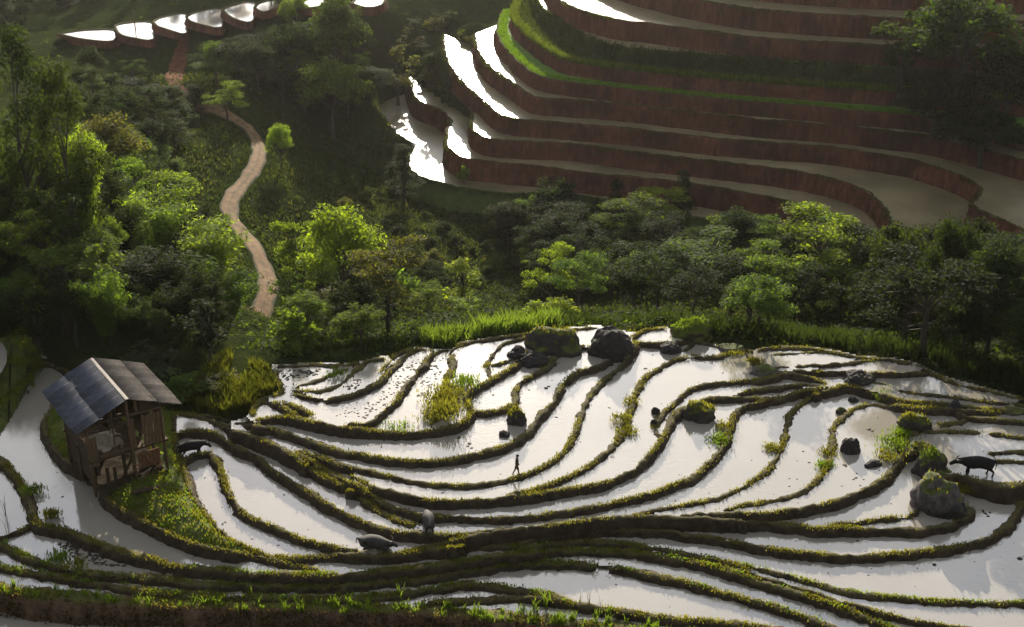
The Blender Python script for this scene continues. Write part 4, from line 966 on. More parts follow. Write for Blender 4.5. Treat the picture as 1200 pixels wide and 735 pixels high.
for i in range(int((XR - XL) / 0.33) + 1):
    if i in (7, 11): continue
    o = link('floor_board', flo, None, hut); o.location = (XL + 0.12 + i * 0.33, YB / 2 + 0.05 + RNG.uniform(-0.06, 0.06), FL + RNG.uniform(-0.008, 0.008)); o.rotation_euler = (0, 0, RNG.uniform(-.008, .008))
plk = MB().box((0, 0, 0.5), (0.235, 0.03, 1.0)).mesh('wall_plank'); plk.materials.append(M['wood'])
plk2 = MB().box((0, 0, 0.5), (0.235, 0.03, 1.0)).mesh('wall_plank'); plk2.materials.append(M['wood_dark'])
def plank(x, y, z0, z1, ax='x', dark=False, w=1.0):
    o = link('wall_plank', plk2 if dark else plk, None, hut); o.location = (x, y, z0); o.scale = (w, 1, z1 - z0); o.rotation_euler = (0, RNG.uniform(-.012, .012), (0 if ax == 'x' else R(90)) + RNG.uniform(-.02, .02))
# front, right bay: planks with a dark door gap
x = 0.24
while x < XR - 0.05:
    if not (0.42 < x < 0.85): plank(x, 0.06 + RNG.uniform(-.015, .015), FL - 0.05, min(EZ - 0.25 + RNG.uniform(-.05, .05), rz_at(x) - 0.2), 'x')
    x += 0.25
# front, left bay: short corner planks, low boards, open window with a middle post and a brace
for x in (XL + 0.15, XL + 0.4): plank(x, 0.08, FL - 0.5, FL + 1.75 + RNG.uniform(-.1, .1), 'x')
MB().beam((XL + 0.7, 0.1, FL + 0.14), (-0.1, 0.1, FL + 0.14), 0.05, 0.16).build('sill_board', M['wood'], hut)
MB().tube([(-1.05, 0.12, FL), (-1.05, 0.12, rz_at(-1.05))], 0.045, 6).build('mullion', M['wood'], hut)
MB().beam((XL, 0.12, FL + 1.95), (0, 0.12, FL + 2.0), 0.06, 0.09).build('lintel', M['wood_dark'], hut)
MB().beam((-0.9, 0.2, FL + 1.35), (-0.05, 0.2, FL + 0.55), 0.07).build('brace', M['wood_dark'], hut)
MB().beam((-1.0, 0.3, FL + 1.2), (-0.2, 0.3, FL + 1.05), 0.07).build('brace', M['wood_dark'], hut)
# gable: a few boards and a gap with sky behind
for x in (0.95, 1.2, 1.45, 1.7): plank(x, 0.09, EZ - 0.05, rz_at(x) - 0.12, 'x', True)
MB().beam((0.1, 0.08, EZ + 0.02), (XR, 0.08, EZ + 0.02), 0.07, 0.13).build('gable_rail', M['wood'], hut)
plank(0.62, 0.1, EZ + 0.1, rz_at(0.62) - 0.1, 'x', False, 0.8)
# left side wall: low planks and a lattice rail; right and back walls of planks
y = 0.4
while y < YB:
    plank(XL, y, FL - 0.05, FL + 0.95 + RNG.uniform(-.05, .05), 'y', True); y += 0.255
for i in range(16): MB().beam((XL, 0.35 + i * 0.3, FL + 0.95), (XL, 0.35 + i * 0.3, FL + 1.75), 0.05).build('rail_bar', M['wood'], hut)
MB().beam((XL, 0.2, FL + 1.75), (XL, YB, FL + 1.75), 0.06).build('rail', M['wood'], hut)
y = 0.35
while y < YB:
    if not 1.8 < y < 2.9: plank(XR, y, FL - 0.05, rz_at(XR) - 0.1, 'y')
    y += 0.255
x = XL + 0.3
while x < XR:
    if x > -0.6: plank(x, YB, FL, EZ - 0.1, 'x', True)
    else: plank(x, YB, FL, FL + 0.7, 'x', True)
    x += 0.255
x = XL + 0.2  # dark planks added below the floor as backing for the shaded void
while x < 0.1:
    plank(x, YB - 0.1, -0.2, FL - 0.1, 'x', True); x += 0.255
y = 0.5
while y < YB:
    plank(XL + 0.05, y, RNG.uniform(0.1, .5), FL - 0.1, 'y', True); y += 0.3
for x, z0, z1 in ((XL + .2, .5, 1.9), (XL + .5, .9, 1.9), (-1.7, .2, 1.3), (-1.2, .0, 1.2), (-.5, .3, 1.9)): plank(x, 0.5, z0, z1, 'x', True)  # more dark boards added to fill the shade under the left bay
# ladder, screen, sticks and straw under and inside the hut
scr = MB().box((1.3, 0.75, FL * 0.33), (1.5, 0.05, FL * 0.6)).build('woven_screen', M['straw'], hut)
for k in range(6): MB().beam((0.5 + k * 0.27, 0.68, 0.0), (0.56 + k * 0.25, 0.70, FL * (0.5 + .07 * (k % 3))), 0.04).build('cane', M['wood'], hut)
for k in range(14):
    a = Vector((RNG.uniform(0.2, 2.2), RNG.uniform(-0.25, 0.2), RNG.uniform(0.0, 1.1))); b_ = a + Vector((RNG.uniform(-.8, .8), RNG.uniform(-.2, .2), RNG.uniform(-.5, .5))); b_.z = max(b_.z, 0)
    MB().tube([a, b_], 0.035, 6).build('firewood_stick', M['pale_wood'] if k < 3 else M['straw'], hut)
hp = bmesh.new(); bmesh.ops.create_icosphere(hp, subdivisions=3, radius=1)
for v in hp.verts:
    f = 1 + 0.35 * mnoise.noise(v.co * 2.5) + 0.2 * mnoise.noise(v.co * 7); v.co = Vector((v.co.x * 1.15 * f - 1.3, v.co.y * 0.9 * f + 1.6, FL + max(0, v.co.z) * 0.9 * f))
me = bpy.data.meshes.new('straw_heap'); hp.to_mesh(me); hp.free(); link('straw_heap', me, M['pale_wood'], hut)
# log lying on the bank behind the pond at the left, and the plank slab in front of the hut
p = hit(38, 418, 62); lg = MB().tube([(-0.9, 0.25, 0.25), (0, 0, 0.22), (1.0, -0.35, 0.15)], [0.13, 0.14, 0.11], 10).build('fallen_log', M['pale_wood'], None, True); lg.location = unproj(41, 419, reg_z(47, 424) + 0.25)
tag(lg, 'pale fallen log lying at the top of the narrow left paddy', 'log')
q = unproj(178, 577, HZ - 0.2)
sb = MB().box((0, 0, 0), (2.4, 0.4, 0.12), Matrix.Rotation(0.55, 3, 'Z') @ Matrix.Rotation(0.08, 3, 'Y')).build('doorstep_slab', M['wood_dark'], None); sb.location = q + Vector((0, 0, 0.3)); tag(sb, 'rough timber step lying on the mound in front of the hut', 'step')

# ================================================================== ANIMALS AND PERSON
def skin(name, verts, edges, mat, parent=None, sub=2, root=0):
    """verts: list of (x, y, z, rx, ry)"""
    me = bpy.data.meshes.new(name); me.from_pydata([v[:3] for v in verts], edges, []); ob = bpy.data.objects.new(name, me); COL.objects.link(ob)
    ob.modifiers.new('s', 'SKIN'); sv = me.skin_vertices[0].data
    for i, v in enumerate(verts): sv[i].radius = (v[3], v[4] if len(v) > 4 else v[3]); sv[i].use_root = (i == root)
    s = ob.modifiers.new('u', 'SUBSURF'); s.levels = sub; s.render_levels = sub
    dg = bpy.context.evaluated_depsgraph_get(); nm = bpy.data.meshes.new_from_object(ob.evaluated_get(dg)); nm.name = name
    bpy.data.objects.remove(ob)
    for p_ in nm.polygons: p_.use_smooth = True
    nm.materials.clear()
    return link(name, nm, mat, parent)
def buffalo(loc, rz, label, mat='hide', scale=1.0, neck=(1.05, 0.98), head=(1.42, 0.72), muz=(1.72, 0.42), lying=False, step=0.12):
    root = tag(empty('water_buffalo', loc, rz), label, 'water buffalo', 'water buffalo grazing in the paddies'); root.scale = (scale,) * 3
    dz = -0.62 if lying else 0.0
    v = [(-0.85, 0, 1.12 + dz, .36, .34), (-0.35, 0, 1.04 + dz, .47, .44), (0.15, 0, 1.03 + dz, .49, .46), (0.58, 0, 1.13 + dz, .37, .40), (neck[0], 0, neck[1] + dz * 0.5, .19, .25), (head[0], 0, head[1], .13, .17), (muz[0], 0, muz[1], .10, .095)]
    e = [(i, i + 1) for i in range(6)]
    if not lying:
        for s_ in (-1, 1):
            st = step * s_; b = len(v)
            v += [(0.52 + st * .3, s_ * .24, .78, .16, .13), (0.55 + st, s_ * .23, .44, .085, .085), (0.52 + st, s_ * .23, .10, .065, .065), (0.56 + st, s_ * .23, .02, .08, .07)]; e += [(3, b), (b, b + 1), (b + 1, b + 2), (b + 2, b + 3)]
            b = len(v)
            v += [(-0.84 - st * .3, s_ * .24, .82, .20, .15), (-0.74 - st, s_ * .24, .60, .12, .10), (-0.99 - st, s_ * .23, .40, .07, .07), (-0.94 - st, s_ * .23, .10, .06, .06), (-0.90 - st, s_ * .23, .02, .08, .07)]; e += [(0, b), (b, b + 1), (b + 1, b + 2), (b + 2, b + 3), (b + 3, b + 4)]
    else:
        for s_ in (-1, 1):
            b = len(v); v += [(0.62, s_ * .28, .30, .15, .13), (0.95, s_ * .32, .12, .08, .08), (0.62, s_ * .36, .07, .065, .065)]; e += [(3, b), (b, b + 1), (b + 1, b + 2)]
            b = len(v); v += [(-0.72, s_ * .34, .32, .2, .16), (-0.30, s_ * .46, .16, .1, .1), (-0.68, s_ * .50, .07, .07, .07)]; e += [(0, b), (b, b + 1), (b + 1, b + 2)]
    b = len(v); v += [(-1.20, 0, 1.18 + dz, .05, .05), (-1.27, 0, .85 + dz * .9, .028, .028), (-1.24, 0.03, .48 + dz * .6, .035, .035)]; e += [(0, b), (b, b + 1), (b + 1, b + 2)]
    skin('body', v, e, M[mat], root)
    H = Vector((head[0], 0, head[1])); ax = (Vector((muz[0], 0, muz[1])) - H).normalized(); pol = H - ax * 0.10 + Vector((0, 0, 0.10))
    up = Vector((-ax.z, 0, ax.x)); up = up if up.z > 0 else -up
    for s_ in (-1, 1):
        yv = Vector((0, s_, 0))
        MB().tube([pol + yv * .07, pol + yv * .22 - ax * .07 + up * .01, pol + yv * .31 - ax * .18 + up * .0, pol + yv * .27 - ax * .30 + up * .02], [.055, .05, .038, .01], 8).build('horn', M['horn'], root, True)
        MB().tube([pol + yv * .10 - up * .05, pol + yv * .24 - up * .10, pol + yv * .36 - up * .12], [.03, .065, .012], 7).build('ear', M[mat], root, True)
        MB().tube([H + ax * .08 + yv * .125 + up * .06, H + ax * .11 + yv * .135 + up * .06], [.022, .014], 6).build('eye', M['hair'], root, True)
    return root
p = fpt(1143, 556); buffalo((p.x, p.y, p.z - 0.06), R(176), 'big black buffalo standing sideways in water at the right, head towards the outcrop', 'hide', 1.0, (1.05, 1.10), (1.45, 1.02), (1.82, 0.78))
p = fpt(226, 534, 0.02); buffalo((p.x, p.y, p.z), R(22), 'black buffalo with its head down grazing on a dike right of the hut', 'hide', 0.82, (1.02, 1.05), (1.38, 0.82), (1.62, 0.48))
p = fpt(440, 641, 0.1); buffalo((p.x, p.y, p.z), R(-12), 'grey-brown buffalo lying on a dike with its horned head lowered to the right', 'hide_grey', 0.98, (0.98, 0.62), (1.22, 0.45), (1.48, 0.22), True)
p = fpt(502, 617, 0.15); buffalo((p.x, p.y, p.z - 0.25), R(100), 'pale grey buffalo seen from behind with a sunlit rump between two dikes', 'hide_grey', 0.86, (1.02, 0.9), (1.36, 0.55), (1.58, 0.22))

# person walking along a dike
# crest of the dike under the walker: nearest crest sample to the traced point
best = None
for (C, nr, w, gr, zl, zh) in CREST:
    for c in C:
        q = unproj(606, 559, c[2]); dd = (q.x - c[0]) ** 2 + (q.y - c[1]) ** 2
        if best is None or dd < best[0]: best = (dd, c)
c = best[1]
per = tag(empty('person', (c[0], c[1], c[2] + 0.02), R(8)), 'person in dark shirt and shorts walking barefoot along a dike in mid field', 'person')
# faces local +x; hips at 0.86, head top 1.66
v = [(0, 0, .88, .115, .15), (0.0, 0, 1.02, .10, .14), (0.015, 0, 1.18, .11, .155), (0.03, 0, 1.34, .10, .16), (0.035, 0, 1.42, .055, .06), (0.05, 0, 1.49, .05, .05), (0.065, 0, 1.56, .085, .075), (0.06, 0, 1.62, .07, .065)]
e = [(i, i + 1) for i in range(7)]
for s_, kn, an, to in ((-1, (0.10, .47), (0.14, .09), (0.27, .03)), (1, (-0.10, .47), (-0.28, .13), (-0.17, .03))):
    b = len(v); v += [(0.0 + kn[0] * .15, s_ * .09, .80, .085), (kn[0], s_ * .09, kn[1], .058), (an[0], s_ * .09, an[1], .036), (to[0], s_ * .095, to[1], .03)]; e += [(0, b), (b, b + 1), (b + 1, b + 2), (b + 2, b + 3)]
HANDS = []
for s_, el, wr in ((-1, (-0.06, 1.08), (-0.02, .86)), (1, (0.02, 1.09), (0.14, .89))):
    b = len(v); v += [(0.03, s_ * .185, 1.35, .052), (el[0], s_ * .215, el[1], .038), (wr[0], s_ * .21, wr[1], .025), (wr[0] + .02, s_ * .21, wr[1] - .07, .030)]; e += [(3, b), (b, b + 1), (b + 1, b + 2), (b + 2, b + 3)]; hb = b + 3
    for k, (ox, ln_) in enumerate([(-.028, .065), (-.009, .078), (.010, .082), (.028, .075)]):
        b = len(v); hx, hy, hz_ = v[hb][:3]; v += [(hx + ox, hy, hz_ - .04, .009), (hx + ox + .008, hy - s_ * .012, hz_ - .04 - ln_ * .6, .008), (hx + ox + .012, hy - s_ * .03, hz_ - .04 - ln_, .007)]; e += [(hb, b), (b, b + 1), (b + 1, b + 2)]
    b = len(v); hx, hy, hz_ = v[hb][:3]; v += [(hx + .04, hy - s_ * .01, hz_ + .005, .010), (hx + .06, hy - s_ * .02, hz_ - .035, .008)]; e += [(hb, b), (b, b + 1)]
skin('body', v, e, M['skin'], per)
skin('shirt', [(0, 0, .92, .13, .165), (0.0, 0, 1.05, .118, .158), (0.018, 0, 1.2, .125, .172), (0.032, 0, 1.35, .112, .175), (0.035, 0, 1.405, .07, .085), (0.02, -.20, 1.32, .066), (-0.03, -.225, 1.17, .056), (0.03, .20, 1.32, .066), (0.02, .225, 1.17, .056)], [(0, 1), (1, 2), (2, 3), (3, 4), (3, 5), (5, 6), (3, 7), (7, 8)], M['cloth'], per)
skin('shorts', [(0, 0, .90, .128, .165), (0.0, 0, .82, .115, .15), (0.02, -.092, .76, .10), (0.075, -.092, .56, .085), (-0.0, .092, .76, .10), (-0.075, .092, .56, .085)], [(0, 1), (1, 2), (2, 3), (1, 4), (4, 5)], M['cloth2'], per)
hb = bmesh.new(); bmesh.ops.create_uvsphere(hb, u_segments=14, v_segments=10, radius=1)
for vv in list(hb.verts):
    if vv.co.z < -0.25 and vv.co.x > -0.2 or vv.co.z < -0.6: hb.verts.remove(vv)
for vv in hb.verts: vv.co = Vector((0.045 + vv.co.x * .105, vv.co.y * .092, 1.60 + vv.co.z * .10))
me = bpy.data.meshes.new('hair'); hb.to_mesh(me); hb.free(); link('hair', me, M['hair'], per)
MB().tube([(0.14, 0, 1.575), (0.165, 0, 1.55), (0.145, 0, 1.535)], [.012, .016, .008], 6).build('nose', M['skin'], per, True)
for s_ in (-1, 1):
    MB().tube([(0.05, s_ * .078, 1.585), (0.04, s_ * .095, 1.56), (0.05, s_ * .08, 1.53)], [.012, .02, .01], 6).build('ear', M['skin'], per, True)
    MB().tube([(0.135, s_ * .032, 1.585), (0.148, s_ * .032, 1.585)], [.012, .006], 6).build('eye', M['hair'], per, True)
MB().tube([(0.138, -.025, 1.515), (0.15, 0, 1.513), (0.138, .025, 1.515)], .006, 6).build('mouth', M['hide_grey'], per, True)

# ================================================================== TREES
def leafmesh(C, A, B, L, W, name='crown'):
    n_ = len(C); A = A / np.linalg.norm(A, axis=1)[:, None]; B = np.cross(A, B); B /= (np.linalg.norm(B, axis=1)[:, None] + 1e-9)
    V = np.stack([C - A * L[:, None] / 2, C + B * W[:, None] / 2, C + A * L[:, None] / 2, C - B * W[:, None] / 2], 1)
    b = np.arange(n_)[:, None] * 4
    return V.reshape(-1, 3), b + np.arange(4)[None]
def clumps(rng, cents, rad, per, size, droop=0.25, asp=0.5):
    cents = np.asarray(cents, float); k = len(cents); idx = np.repeat(np.arange(k), per); n_ = len(idx)
    d = rng.normal(size=(n_, 3)); d /= np.linalg.norm(d, axis=1)[:, None]; r = rng.random(n_) ** 0.45
    rad = np.asarray(rad, float); rr = rad[idx] if rad.ndim == 2 else np.tile(rad, (n_, 1))
    C = cents[idx] + d * r[:, None] * rr
    A = rng.normal(size=(n_, 3)) * np.array([1, 1, 0.5]) + d * 0.7; A[:, 2] -= droop
    B = rng.normal(size=(n_, 3)) * 0.55 + np.array([0, 0, 1.0])
    L = size * rng.uniform(0.6, 1.35, n_)
    return leafmesh(C, A, B, L, L * asp * rng.uniform(0.7, 1.2, n_))
def trunk_mesh(rng, H, r0, tips, nl=10, bend=0.3, lo=0.3):
    b = MB(); pts = []; x = y = 0
    for i in range(6):
        t = i / 5; pts.append(Vector((x, y, H * t - 0.4 * (i == 0)))); x += rng.normal(0, bend / 5); y += rng.normal(0, bend / 5)
    b.tube(pts, [r0 * (1 - 0.8 * i / 5) for i in range(6)], 7)
    sel = rng.choice(len(tips), min(nl, len(tips)), replace=False)
    for q in sel:
        T = Vector(tips[q]); t = min(0.95, max(lo, (T.z / H) * 0.75 - rng.uniform(0, .15))); k = t * 5; i = int(k); S = pts[i].lerp(pts[min(i + 1, 5)], k - i)
        m_ = S.lerp(T, 0.5) + Vector((0, 0, 0.15 * (T - S).length)) * rng.uniform(-0.3, 1)
        b.tube([S, m_, T], [r0 * 0.42 * (1 - t * .5), r0 * .26, r0 * .09], 5, False)
    m_ = b.mesh('trunk', True); m_.materials.append(M['bark']); return m_
def make_proto(kind, seed):
    rng = np.random.default_rng(seed)
    if kind == 'round':
        H = 8.0; n_ = 46; d = rng.normal(size=(n_, 3)); d /= np.linalg.norm(d, axis=1)[:, None]; d[:, 2] = np.abs(d[:, 2]) * 1.15 - 0.45; r = rng.uniform(0.55, 1, n_)
        c = d * r[:, None] * np.array([2.6, 2.6, 2.7]) + np.array([0, 0, 5.0]); c[:, :2] *= (1 + 0.2 * rng.normal(size=(n_, 1)))
        V, Fq = clumps(rng, c, np.c_[rng.uniform(.55, 1.1, n_), rng.uniform(.55, 1.1, n_), rng.uniform(.4, .75, n_)], 150, 0.26)
    elif kind == 'tier':
        H = 8.0; c = []; rad = []
        for k in range(24):
            z_ = rng.uniform(3.4, 7.7); rr = 2.9 * (1 - ((z_ - 5) / 4.2) ** 2 * .75); a = rng.uniform(0, 6.28); q = rr * rng.uniform(.35, 1); c.append((q * math.cos(a), q * math.sin(a), z_)); s_ = rng.uniform(.7, 1.25); rad.append((s_, s_, rng.uniform(.18, .34)))
        V, Fq = clumps(rng, c, np.array(rad), 220, 0.26, 0.15, 0.45)
    elif kind == 'plume':
        H = 12.0; c = []; rad = []
        for k in range(70):
            z_ = 1.5 + 10.5 * rng.random() ** .9; rr = 1.9 * math.sin(math.pi * min(1, (z_ / 12.6)) ** .75) + .35; a = rng.uniform(0, 6.28); c.append((rr * math.cos(a) * rng.uniform(.5, 1), rr * math.sin(a) * rng.uniform(.5, 1), z_)); rad.append((.65, .65, rng.uniform(.45, 1.1)))
        c = [(x * (1 + .55 * math.sin(z_ * 2.1)) + .5 * math.sin(z_ * 1.3), y * (1 + .5 * math.cos(z_ * 1.7)), z_) for x, y, z_ in c]
        V, Fq = clumps(rng, c, np.array(rad), 120, 0.28, 1.0, 0.36)
    elif kind == 'bamboo':
        H = 9.0; c = []; rad = []
        for k in range(15):
            a = rng.uniform(0, 6.28); out = rng.uniform(.5, 2.0); hh = rng.uniform(6.5, 9.2)
            for q in range(7):
                t = .35 + .65 * q / 6; c.append((math.cos(a) * out * t ** 2, math.sin(a) * out * t ** 2, hh * (t - .12 * t ** 4))); s_ = .38 + .35 * (1 - abs(t - .7)); rad.append((s_, s_, s_ * 1.1))
        V, Fq = clumps(rng, c, np.array(rad), 85, 0.34, 1.1, 0.24)
    elif kind == 'dark':
        H = 10.0; c = []; rad = []
        for k in range(60):
            z_ = 1.6 + 8.2 * rng.random(); rr = 2.3 * (1 - (z_ - 1) / 10.2) + .2; a = rng.uniform(0, 6.28); q = rr * rng.uniform(.4, 1); c.append((q * math.cos(a), q * math.sin(a), z_)); rad.append((.7, .7, .45))
        V, Fq = clumps(rng, c, np.array(rad), 66, 0.34, 0.6, 0.35)
    elif kind == 'sparse':
        H = 8.0; c = []; rad = []
        for k in range(20):
            z_ = rng.uniform(3, 7.9); a = rng.uniform(0, 6.28); q = 2.3 * rng.uniform(.1, 1) * (1 - abs(z_ - 5.5) / 5); c.append((q * math.cos(a), q * math.sin(a), z_)); s_ = rng.uniform(.4, .75); rad.append((s_, s_, s_ * .6))
        V, Fq = clumps(rng, c, np.array(rad), 75, 0.34)
    else:  # shrub
        H = 2.4; n_ = 22; d = rng.normal(size=(n_, 3)); d[:, 2] = np.abs(d[:, 2]); d /= np.linalg.norm(d, axis=1)[:, None]
        c = d * rng.uniform(.4, 1, (n_, 1)) * np.array([1.35, 1.35, 1.5]) + np.array([0, 0, .6]); V, Fq = clumps(rng, c, (.5, .5, .42), 75, 0.26)
        rad = None
    ct_ = c if not isinstance(c, np.ndarray) else [tuple(q) for q in c]
    cm = mesh_np('crown', V, Fq); cm.materials.append(M['leaf'])
    tm = trunk_mesh(rng, H * (.78 if kind != 'shrub' else .5), {'plume': .22, 'bamboo': .10, 'shrub': .07}.get(kind, .19), ct_, {'shrub': 8, 'bamboo': 14, 'plume': 18}.get(kind, 16), .5)
    wd = float(np.percentile(np.abs(V[:, :2]), 97)) * 2; top_ = float(V[:, 2].max())
    return cm, tm, top_, wd
PROTO = {k: [make_proto(k, 100 * i + j) for j in range(nv)] for i, (k, nv) in enumerate([('round', 4), ('tier', 3), ('plume', 2), ('bamboo', 3), ('dark', 2), ('sparse', 2), ('shrub', 3)])}
G = {'mid': (0.055, 0.085, 0.020), 'bright': (0.085, 0.125, 0.024), 'yellow': (0.11, 0.13, 0.022), 'dark': (0.015, 0.024, 0.009), 'olive': (0.07, 0.075, 0.026), 'blue': (0.017, 0.028, 0.015), 'deep': (0.025, 0.041, 0.013), 'grey': (0.075, 0.09, 0.05)}
NT = [0]
def tree_at(x, y, h, w_, kind, col, label, group=None, name=None, cat=None, zoff=-0.15):
    cm, tm, tp, wd = PROTO[kind][NT[0] % len(PROTO[kind])]; NT[0] += 1
    nm = name or {'shrub': 'shrub', 'bamboo': 'bamboo_clump', 'dark': 'conical_tree', 'plume': 'vine_covered_tree'}.get(kind, 'broadleaf_tree')
    cat = cat or {'shrub': 'shrub', 'bamboo': 'bamboo'}.get(kind, 'tree')
    r_ = tag(empty(nm, (x, y, gz(x, y) + zoff), RNG.uniform(0, 6.28)), label, cat, group)
    r_.scale = (w_ / wd, w_ / wd, h / tp)
    o = link('crown', cm, None, r_); j = RNG.uniform(.85, 1.18); c = G[col]; j *= {'bright': 1.35, 'yellow': 1.35, 'mid': 1.3}.get(col, 1.0); o.color = (c[0] * j, c[1] * j, c[2] * j, 1)
    link('trunk' if kind != 'shrub' else 'stems', tm, None, r_); return r_
def tree_px(px, ytop, wpx, d, kind, col, label, group=None, hmin=1.0, hmax=23.0):
    t = at_d(px, ytop, d); h = t.z - gz(t.x, t.y)
    if not hmin < h < hmax: print('tree height', label[:40], px, ytop, round(h, 1))
    h = min(max(h, hmin), hmax); ppm = F_PX / (d * math.cos(PITCH) - (t.z - h / 2 - CAMZ) * math.sin(PITCH))
    return tree_at(t.x, t.y, h, wpx / ppm, kind, col, label, group)
TREES = [
 (12,24,92,116,'plume','dark','tall dark vine-draped tree filling the left edge'),
 (56,58,84,110,'plume','deep','tall shaggy vine-draped tree second from the left edge'),
 (84,150,46,112,'bamboo','bright','sunlit feathery bamboo just right of the tall vine-draped trees'),
 (120,132,80,150,'round','olive','broad olive-leaved tree above the sunlit bamboo on the left'),
 (178,222,74,122,'bamboo','bright','arching plume of sunlit bamboo in the middle of the left woods'),
 (240,252,66,119,'bamboo','bright','arching plume of bamboo closest to the dirt road'),
 (262,316,56,113,'bamboo','mid','drooping bamboo at the foot of the left woods below the road bend'),
 (112,205,76,135,'tier','bright','tree with flat sunlit tiers behind the arching bamboo'),
 (60,212,76,106,'sparse','deep','leafy green tree under the tall vine-draped trees'),
 (62,288,104,101,'sparse','mid','grey-green thin-leaved tree behind the left bank'),
 (20,250,70,106,'tier','mid','tree with tiers of leaves at the left edge of the woods'),
 (140,300,80,106,'bamboo','deep','dark feathery bamboo behind the hut roof'),
 (206,296,70,108,'bamboo','mid','green bamboo clump between the hut and the taller bamboo'),
 (160,160,66,168,'round','mid','round tree halfway up the left woods'),
 (196,196,60,150,'round','bright','bright round tree left of the road bend'),
 (150,184,50,140,'tier','bright','small tiered tree catching sun in the left woods'),
 (226,98,30,214,'dark','dark','black-green conical tree beside the red landslip'),
 (168,112,40,208,'dark','dark','dark conical tree left of the one beside the landslip'),
 (150,92,56,214,'dark','blue','bluish conical tree in the shade below the small terraces'),
 (326,143,30,190,'round','bright','lone bright tree standing at the inside of the road bend'),
 (262,92,46,206,'tier','mid','thin tiered tree on the upper road'),
 (252,70,46,222,'tier','mid','tiered tree right of the red landslip'),
 (452,284,96,107,'tier','olive','open-branched tree with a dark trunk behind the upper left paddies'),
 (396,236,90,120,'round','bright','tall sunlit tree behind the open-branched tree'),
 (386,344,84,105,'round','grey','pale green bushy tree just beyond the upper left paddies'),
 (345,256,52,126,'tier','mid','tiered tree beside the lower end of the road'),
 (340,318,40,120,'sparse','mid','slim tree between the road foot and the bushy tree'),
 (538,302,54,135,'sparse','yellow','slim tree with yellow-green tips alone on the shaded slope'),
 (545,345,34,118,'sparse','bright','small sapling above the tall reeds'),
 (646,282,56,132,'tier','bright','sunlit tree with stacked flat tiers in mid valley'),
 (676,300,60,126,'tier','mid','broad tiered tree right of the sunlit stacked tree'),
 (655,346,44,112,'shrub','yellow','yellow-green shrub just beyond the reeds'),
 (630,352,46,111,'shrub','bright','green shrub left of the yellow-green shrub beyond the reeds'),
 (775,219,56,180,'tier','yellow','bright yellow-green tree against the lowest red terrace'),
 (802,196,28,184,'dark','blue','dark slender tree rising over the lowest terrace strip'),
 (724,208,26,188,'dark','dark','small dark tree against the lowest terrace, left of the slender one'),
 (652,206,60,188,'round','blue','dark rounded tree in front of the lowest terrace'),
 (836,282,110,146,'tier','mid','wide tiered tree in the valley right of centre'),
 (770,290,80,152,'tier','deep','dark tiered tree in the valley beside the wide one'),
 (962,247,104,132,'tier','bright','large tree with bright tips below the right-hand ponds'),
 (1056,258,70,122,'round','deep','round dark tree under the right-hand ponds'),
 (900,284,74,136,'tier','mid','tiered tree left of the large bright-tipped tree'),
 (1128,252,64,108,'round','dark','dark tree with pale leaf edges at the right'),
 (1176,280,84,101,'round','blue','big bluish-dark tree at the right edge'),
 (1096,318,74,107,'round','dark','dark dense tree behind the right rim of the paddies'),
 (1138,358,60,100,'round','blue','bushy tree on the rim beside the big bluish tree'),
 (1136,-14,120,196,'round','deep','large dark tree at the top right'),
 (1192,52,96,190,'round','dark','dark tree at the right edge below the large top right tree'),
 (1104,92,90,192,'round','dark','shaded tree in front of the large top right tree'),
 (1160,118,100,186,'round','dark','lowest tree of the dark clump at the upper right'),
 (346,20,66,232,'round','deep','leafy tree right of the small white terraces'),
 (392,-8,74,228,'round','deep','tall tree at the top left of centre'),
 (386,66,70,216,'round','mid','rounded tree on the slope below the tall top tree'),
 (430,78,54,228,'round','deep','tree at the left tip of the glaring terraces'),
 (470,168,40,200,'dark','blue','dark pointed tree under the glaring lowest terrace'),
 (464,50,44,240,'sparse','olive','thin tree beside the glare at the top'),
 (120,556,26,83,'shrub','mid','leafy weed bush growing against the front of the hut stilts'),
 (176,402,66,96,'shrub','grey','glossy pale-leaved bush right behind the hut roof'),
 (258,448,54,93,'shrub','olive','olive bush on the grassy slope above the left paddies'),
 (215,440,56,92,'shrub','mid','green bush between the roof and the yellow slope'),
]
for t in TREES: tree_px(*t)
def tree_base(px, pyb, z, hpx, wpx, kind, col, label):
    p = unproj(px, pyb, z); ppm = F_PX / (p.y * math.cos(PITCH) - (p.z - CAMZ) * math.sin(PITCH)); o = tree_at(p.x, p.y, hpx / ppm / .94, wpx / ppm, kind, col, label); o.location.z = z - .1
tree_base(1050, 124, TER[5][1], 104, 58, 'sparse', 'deep', 'thin spreading tree on the upper right terraces')
tree_base(544, 215, TER[0][1], 22, 15, 'shrub', 'bright', 'tiny bright bush on the lowest terrace strip near the glare')
